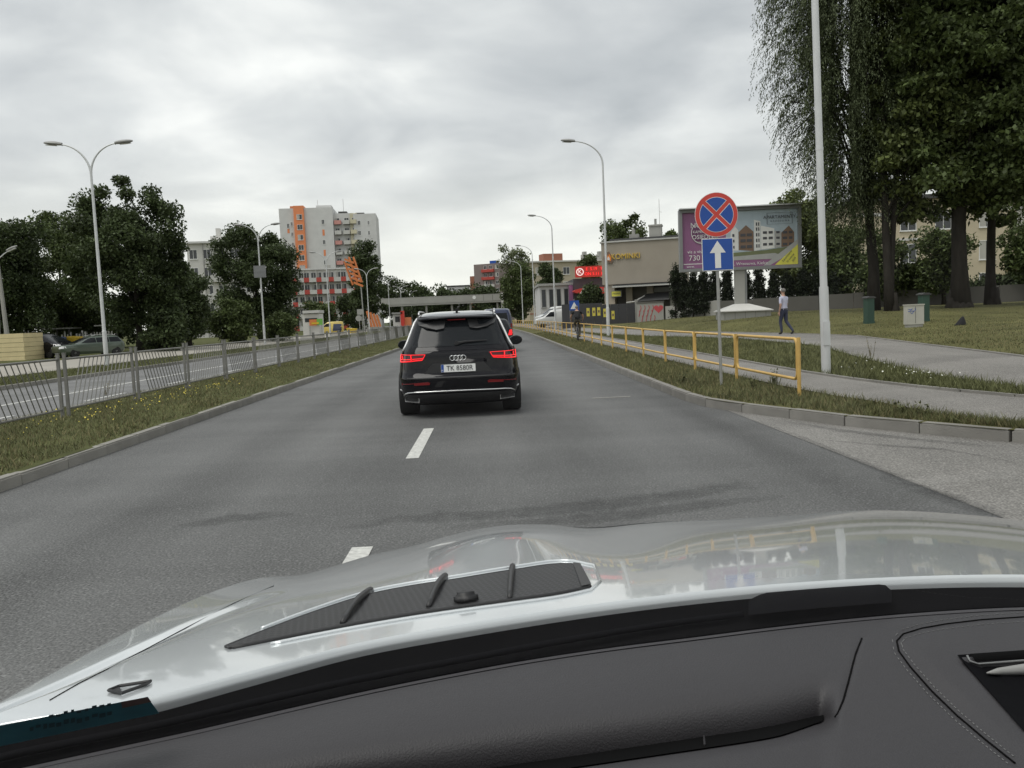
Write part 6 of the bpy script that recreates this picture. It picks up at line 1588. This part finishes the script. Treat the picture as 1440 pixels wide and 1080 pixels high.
t = mm.node_tree; b = t.nodes['Principled BSDF']; tcn = N('ShaderNodeTexCoord', t); br = N('ShaderNodeTexBrick', t)
mp = N('ShaderNodeMapping', t); mp.inputs['Rotation'].default_value = (0, 0, .25); t.links.new(tcn.outputs['Object'], mp.inputs[0]); t.links.new(mp.outputs[0], br.inputs['Vector'])
br.inputs['Scale'].default_value = 46; br.inputs['Mortar Size'].default_value = .09; br.inputs['Brick Width'].default_value = .55; br.inputs['Row Height'].default_value = .55
br.inputs['Color1'].default_value = (.004, .004, .004, 1); br.inputs['Color2'].default_value = (.006, .006, .006, 1); br.inputs['Mortar'].default_value = (.032, .032, .034, 1)
t.links.new(br.outputs[0], b.inputs['Base Color']); bp = N('ShaderNodeBump', t); bp.inputs['Strength'].default_value = .8; bp.inputs['Distance'].default_value = .003; t.links.new(br.outputs[1], bp.inputs['Height']); t.links.new(bp.outputs[0], b.inputs['Normal'])
vent = m.build('bonnet_vent', 'vent_mesh', car, smooth=True)
ring_ = [on_bonnet(x, y, .002)[0] for x, y in list(tu[::2]) + list(bu[::-2])]
MB().tube(ring_, .0028, 6, closed=True).build('vent_rim', 'car_black_matt', vent, smooth=True)
lip_ = [on_bonnet(x, y - 6, .001)[0] for x, y in tu[::2]] + [on_bonnet(836, 796, .001)[0], on_bonnet(844, 818, .001)[0]] + [on_bonnet(x, y + 5, .001)[0] for x, y in bu[::-2]]
MB().tube(lip_[3:-3], .0030, 8).build('vent_surround', 'silver_paint', vent, smooth=True)
for (a0, a1, r_) in (((521, 832), (482, 880), .0068), ((626, 812), (603, 857), .0068), ((721, 798), (717, 845), .006)):
    P = [];
    for k in range(9):
        t_ = k / 8; q, n_ = on_bonnet(a0[0] + (a1[0] - a0[0]) * t_, a0[1] + (a1[1] - a0[1]) * t_, .002); P.append(q + Vector((0, 0, -.004 + .015 * math.sin(math.pi * (.15 + .75 * (1 - t_))) )))
    MB().tube(P, [r_ * (1 - .35 * k / 8) for k in range(9)], 8).build('vent_rib', 'car_black_matt', vent, smooth=True)
# end plate of the vent
q4 = [on_bonnet(x, y, .006)[0] for x, y in ((806, 795), (816, 796), (832, 826), (818, 829))]; MB().poly(q4).build('vent_end', 'car_black_matt', vent)
q, n_ = on_bonnet(656, 848, .0); mw = Matrix.Translation(q) @ n_.to_track_quat('Z', 'Y').to_matrix().to_4x4()
bmx = bmesh.new(); bmesh.ops.create_cube(bmx, size=1)
for v in bmx.verts: v.co = Vector((v.co.x * .036, v.co.y * .03, v.co.z * .02 + .008))
bmesh.ops.bevel(bmx, geom=bmx.edges[:], offset=.006, segments=3, affect='EDGES'); me = bpy.data.meshes.new('washer_jet'); bmx.to_mesh(me); bmx.free(); me.materials.append(MATS['black_plastic']); me.shade_smooth(); link('washer_jet', me, vent, mw=mw)
# shut line between bonnet and wing, black clip by the sticker
sl_ = [on_bonnet(x, y, .0006) for x, y in ((70, 985), (110, 962), (150, 942), (200, 916), (260, 884), (330, 848), (385, 824))]
MB().tube([q[0] for q in sl_ if q], .0007, 5).build('shut_line', 'dash_dark', bon)
cl_ = [on_bonnet(x, y, .003)[0] for x, y in ((153, 974), (168, 968), (213, 961), (205, 966), (172, 978))]
MB().tube(cl_, .0022, 5, closed=True).poly(cl_[1:] if False else [cl_[0], cl_[4], cl_[1]]).build('bonnet_clip', 'black_plastic', bon)

# ---- cowl and windscreen base
DASH = [(-420, 1190), (-260, 1148), (-120, 1114), (40, 1078), (160, 1052), (280, 1026), (400, 998), (520, 971), (630, 949), (740, 929), (860, 911), (980, 896), (1090, 882), (1200, 870), (1320, 860), (1440, 854), (1640, 856), (1850, 876)]
dc = curve(DASH, NT); ZD = 1.115
dash_e = [onz(x, y, ZD) for x, y in dc]
rc2 = curve([(-420, 1124)] + REAR, NT)
cw_far = [onz(x, y, 1.14) for x, y in rc2]
cm = MB()
def cowl(i, k):
    a, b = cw_far[i], dash_e[i]
    if k == 0: return a + Vector((0, .01, -.012))
    if k == 1: return a + Vector((0, 0, -.016))
    t_ = [0, 0, .3, .62, .8, 1.0][k]; p = a.lerp(b, t_); p.z = [0, 0, 1.112, 1.100, 1.104, ZD - .004][k]; return p
cm.grid(lambda i, k: cowl(int(i), k), range(NT), range(6)); cm.build('cowl', 'cowl_black', car, smooth=True)
# frit band of the glass, grey strip with a step
# wiper block lying on the cowl
def cowl_pt(px, t_, z):
    i = int(np.clip(np.searchsorted(dc[:, 0], px), 0, NT - 1)); j = int(np.clip(np.searchsorted(rc2[:, 0], px), 0, NT - 1)); p = cw_far[j].lerp(dash_e[i], t_); p.z = z; return p
wp = MB(); xsw = [1052, 1062, 1075, 1150, 1230, 1243, 1250]
hts = [.0, .010, .012, .013, .014, .012, 0]
wp.grid(lambda k, t_: cowl_pt(xsw[int(k)], -.02 + t_ * .62, 1.120 + hts[int(k)] * 0.85 * math.sin(math.pi * min(1, .25 + t_ * .75)) ** .6), range(7), np.linspace(0, 1, 8)); wp.build('wiper_arm', 'frit_black', car, smooth=True, sharp=60)
bl = MB().tube([cowl_pt(x, .55 - .1 * math.sin(k * .4), 1.112 + .004) for k, x in enumerate(range(-100, 1080, 60))], .005, 6); bl.build('wiper_blade', 'frit_black', car, smooth=True)
# ---- windscreen pane: from the cowl back over the camera
gm = bpy.data.materials.new('windscreen_glass'); gm.use_nodes = True; t = gm.node_tree; t.nodes.clear()
o_ = N('ShaderNodeOutputMaterial', t); tr = N('ShaderNodeBsdfTransparent', t); tr.inputs[0].default_value = (.965, .975, .97, 1); gl = N('ShaderNodeBsdfGlossy', t); gl.inputs['Roughness'].default_value = 0.02; fr_ = N('ShaderNodeFresnel', t); fr_.inputs[0].default_value = 1.35; mx = N('ShaderNodeMixShader', t)
t.links.new(fr_.outputs[0], mx.inputs[0]); t.links.new(tr.outputs[0], mx.inputs[1]); t.links.new(gl.outputs[0], mx.inputs[2]); t.links.new(mx.outputs[0], o_.inputs[0]); MATS['windscreen_glass'] = gm
def glass(i, v):
    b = dash_e[i]; xt = 0.5 + (b.x - 0.5) * .86; tp = Vector((xt, .22 - .10 * ((b.x - .5) / 1.1) ** 2, 1.90 - .05 * ((b.x - .5) / 1.1) ** 2)); p = b.lerp(tp, v)
    p += Vector((0, .03, .035)) * 4 * v * (1 - v) * .6; return p
ws = MB(); ws.grid(lambda i, v: glass(int(i), v), range(0, NT, 4), np.linspace(0.0, 1, 14)); ws.build('windscreen', 'windscreen_glass', car, smooth=True)
# unseen roof, header and pillars, added to close the cabin and shade the dashboard
rm = MB(); top = [glass(i, 1.0) for i in range(0, NT, 6)]
rm.grid(lambda i, k: top[int(i)] + Vector((0, [-.0, -.25, -1.0, -2.2][k], [0.0, .03, .04, -.04][k])), range(len(top)), range(4)); rm.grid(lambda i, k: top[int(i)] + Vector((0, [-.0, -.25, -1.0, -2.2][k], [-.03, -.01, .0, -.08][k])), range(len(top)), range(4)); rm.m = [0] * (len(rm.f) // 2) + [1] * (len(rm.f) - len(rm.f) // 2)
rm.build('roof', ['silver_paint', 'cabin_dark'], car, smooth=True)
cf = MB(); cf.quad((-.85, -2.2, .45), (1.95, -2.2, .45), (1.95, .95, .45), (-.85, .95, .45)); cf.build('cabin_floor', 'cabin_dark', car)  # unseen floor, added dark so the windscreen reflects less brightness
for x in (-.74, 1.86): MB().box(x - .03, x + .03, -2.2, .55, .45, 1.12).box(x - .03, x + .03, -2.2, .05, 1.121, 1.84).build('door_shade_wall', 'cabin_dark', car)  # unseen doors; solid upper walls added to block side light from the dashboard
MB().box(-.7, 1.8, -2.25, -2.2, .46, 1.85).build('rear_shade_wall', 'cabin_dark', car)  # unseen blank wall, added to keep light from behind off the dashboard

for i in (0, NT - 1):
    P = [glass(i, v) for v in np.linspace(0, 1, 6)]; MB().tube(P, .055, 8).build('pillar', 'car_black_matt', car, smooth=True)
# ---- sticker on the lower left of the glass
gbv = BVHTree.FromPolygons([Vector(v) for v in ws.v], ws.f)
def on_glass(px, py, back=.002):
    d = ray(px, py).normalized(); h = gbv.ray_cast(CAM, d)[0]; return h - d * back if h is not None else None
def sticker(quad, name, mat, parent, back):
    P = []
    m = MB()
    for u in np.linspace(0, 1, 9):
        for v in np.linspace(0, 1, 4):
            x = (quad[0][0] * (1 - u) + quad[1][0] * u) * (1 - v) + (quad[3][0] * (1 - u) + quad[2][0] * u) * v; y = (quad[0][1] * (1 - u) + quad[1][1] * u) * (1 - v) + (quad[3][1] * (1 - u) + quad[2][1] * u) * v
            P.append(on_glass(x, y, back))
    if any(p is None for p in P): return None
    m.v = [tuple(p) for p in P]
    for a in range(8):
        for b_ in range(3): m.f.append((a * 4 + b_, (a + 1) * 4 + b_, (a + 1) * 4 + b_ + 1, a * 4 + b_ + 1)); m.m.append(0)
    return m.build(name, mat, parent)
st = sticker([(-60, 1032), (207, 980), (224, 1003), (-60, 1062)], 'sticker', 'sticker_teal', car, .002)
if st:
    sticker([(170, 987), (208, 980), (213, 987), (172, 996)], 'sticker_stamp', 'sticker_pink', st, .003)
    random.seed(3)
    x = 42
    while x < 160:
        wd = random.uniform(4, 9); y = 1023 - (x - 42) * .195 + random.uniform(-1.5, 1.5); h_ = random.uniform(4, 7)
        sticker([(x, y), (x + wd, y - wd * .195), (x + wd, y + h_ - wd * .195), (x, y + h_)], 'sticker_print', 'sticker_ink', st, .003)
        if x > 65: sticker([(x, y - 12), (x + wd * .8, y - 12 - wd * .16), (x + wd * .8, y - 8 - wd * .16), (x, y - 8)], 'sticker_print', 'sticker_ink', st, .003)
        x += wd + random.uniform(1.5, 4)

# ---- dashboard
def yslot(px): return 1080 - .147 * (px - 720) + 6 * math.exp(-((px - 1161) / 60) ** 2) * -1
SEAM_R = [(1520, 862), (1440, 868), (1380, 872), (1330, 878), (1296, 884), (1270, 892), (1261, 902), (1264, 916), (1280, 938), (1310, 972), (1345, 1006), (1385, 1040), (1430, 1076), (1520, 1150), (1640, 1250)]
def inside_r(px, py):
    """how far inside the stitched right-hand panel, in pixels (negative: outside)"""
    best = 1e9; s = -1
    P = SEAM_R
    for a, b in zip(P[:-1], P[1:]):
        ax, ay = a; bx_, by_ = b; dx, dy = bx_ - ax, by_ - ay; t_ = max(0, min(1, ((px - ax) * dx + (py - ay) * dy) / (dx * dx + dy * dy))); qx, qy = ax + dx * t_, ay + dy * t_
        d = math.hypot(px - qx, py - qy)
        if d < best: best = d; s = 1 if (dx * (py - ay) - dy * (px - ax)) < 0 else -1
    return best * s
def dash_z(px, py, ye):
    z = ZD
    q = py - ye
    z += .006 * math.exp(-(q / 26) ** 2) * 0 - .006 * sm((18 - q) / 18)              # rolls off at the glass
    k = 1 - sm((px - 1150) / 34)                                                       # tray left of the seam
    s = py - yslot(px)
    z -= .022 * sm((q - 34) / 130)
    if s < 0: z -= k * .025 * max(0.0, (s + 72) / 72) ** 2.0
    else: z -= k * (.022 * (1 - sm(s / 30)) + .004)
    # crease that runs up from the slot end
    xs_ = np.interp(py, [888, 900, 930, 985, 1014], [1225, 1210, 1201, 1186, 1172]); d = px - xs_
    if 886 < py < 1018: z -= .0016 * math.exp(-(d / 4.0) ** 2) * sm((py - 886) / 14)
    ir = inside_r(px, py) if px > 1100 else -99
    z -= .0018 * math.exp(-((ir - 0) / 4.5) ** 2)
    z += .006 * sm((ir - 2) / 30) if ir > 0 else 0
    if ir > 42: z -= .013 * sm((ir - 50) / 34) * sm((px - 1290) / 40)
    return z
cols_ = list(np.arange(-420, 700, 28)) + list(np.arange(700, 1130, 9)) + list(np.arange(1130, 1520, 4)) + list(np.arange(1520, 1860, 30))
rows_ = np.concatenate([np.linspace(0, 26, 7), np.linspace(30, 330, 110)])
ycol = np.interp(cols_, dc[:, 0], dc[:, 1])
dm = MB()
def dpt(ci, q):
    px = cols_[int(ci)]; ye = ycol[int(ci)]; py = ye + q
    z = dash_z(px, py, ye); return onz(px, py, z)
dm.grid(dpt, range(len(cols_)), rows_)
nr_ = len(rows_); near_ = [Vector(dm.v[i * nr_ + nr_ - 1]) for i in range(len(cols_))]
dm.grid(lambda i, k: near_[int(i)] + Vector((0, [0, -.03, -.05, .1][k], [0, -.015, -.1, -.6][k])), range(len(cols_)), range(4))
dash = dm.build('dashboard', 'dash', car, smooth=True)
dbv = BVHTree.FromPolygons([Vector(v) for v in dm.v], dm.f)
def on_dash(px, py, lift=.0):
    d = ray(px, py).normalized(); h, n_, _, _ = dbv.ray_cast(CAM, d)
    if h is None: return None
    return h + Vector((0, 0, lift))
# black demister slot with a divider
m = MB(); xs2 = list(np.arange(690, 1168, 12))
P = []
for x in xs2:
    w_ = 13 * math.sqrt(max(0, min(1, (1166 - x) / 70))) + 1
    a, b_ = on_dash(x, yslot(x) - 2), on_dash(x, yslot(x) + w_)
    P.append((a, b_))
for (a, b_), (c, d) in zip(P[:-1], P[1:]):
    if None in (a, b_, c, d): continue
    m.quad(a + Vector((0, 0, .002)), b_ + Vector((0, 0, .002)), d + Vector((0, 0, .002)), c + Vector((0, 0, .002)))
slot = m.build('demister_slot', 'dash_dark', dash)
a, b_ = on_dash(990, yslot(990) - 1, .004), on_dash(991, yslot(990) + 12, .004)
if a and b_: MB().tube([a, b_], .0012, 5).build('slot_divider', 'dash', slot)
# stitching in two rows beside the groove
sr = curve_pts = []
def dense(P, step):
    out_ = []
    for a, b_ in zip(P[:-1], P[1:]):
        n_ = max(1, int(math.hypot(b_[0] - a[0], b_[1] - a[1]) / step))
        for k in range(n_): out_.append((a[0] + (b_[0] - a[0]) * k / n_, a[1] + (b_[1] - a[1]) * k / n_))
    return out_
m = MB(); dn = dense(SEAM_R[:-2], 3.4)
for off in (-6.5, 6.5):
    for k in range(1, len(dn) - 2, 2):
        tx, ty = dn[k + 1][0] - dn[k - 1][0], dn[k + 1][1] - dn[k - 1][1]; l = math.hypot(tx, ty) + 1e-9; nx, ny = -ty / l * off, tx / l * off
        a, b_ = on_dash(dn[k][0] + nx, dn[k][1] + ny, .0004), on_dash(dn[k + 1][0] + nx, dn[k + 1][1] + ny, .0004)
        if a and b_: m.tube([a, b_], .0006, 5)
tag(m.build('stitching', 'stitch', dash), kind='stuff')
gp = [on_dash(x, y, .0006) for x, y in dn]; gp = [p for p in gp if p]
MB().tube(gp, .0012, 5).build('groove', 'dash_dark', dash, smooth=True)
sg = [on_dash(x, y, .0005) for x, y in dense([(1212, 898), (1204, 918), (1200, 932), (1193, 960), (1186, 985), (1178, 1004), (1170, 1015)], 6)]
MB().tube([p for p in sg if p], .0012, 5).build('seam', 'dash_dark', dash, smooth=True)
# air vent at the right edge: dark recess, slot, bright blade
def flat_on_dash(quad, name, mat, parent, lift):
    m = MB(); P = []
    for u in np.linspace(0, 1, 12):
        for v in np.linspace(0, 1, 5):
            x = (quad[0][0] * (1 - u) + quad[1][0] * u) * (1 - v) + (quad[3][0] * (1 - u) + quad[2][0] * u) * v; y = (quad[0][1] * (1 - u) + quad[1][1] * u) * (1 - v) + (quad[3][1] * (1 - u) + quad[2][1] * u) * v; P.append(on_dash(x, y, lift))
    if any(p is None for p in P): return None
    m.v = [tuple(p) for p in P]
    for a in range(11):
        for b_ in range(4): m.f.append((a * 5 + b_, (a + 1) * 5 + b_, (a + 1) * 5 + b_ + 1, a * 5 + b_ + 1)); m.m.append(0)
    return m.build(name, mat, parent)
vt = flat_on_dash([(1346, 923), (1700, 900), (1700, 1160), (1440, 1030)], 'air_vent', 'frit_black', dash, .002)
if vt:
    flat_on_dash([(1364, 924), (1640, 905), (1640, 918), (1372, 934)], 'vent_opening', 'dash_dark', vt, .0045)
    P = [on_dash(x, y, .004) for x, y in ((1360, 926), (1364, 934), (1376, 938), (1440, 933), (1560, 925))]
    if all(P): MB().tube(P, .0013, 6).build('vent_trim', 'bill_frame', vt, smooth=True)
    P = [on_dash(x, y, .006) for x, y in ((1388, 953), (1405, 951), (1440, 948), (1560, 940))]
    if all(P): MB().tube(P, [.001, .005, .0075, .009], 8).build('vent_blade', 'railing_grey', vt, smooth=True)
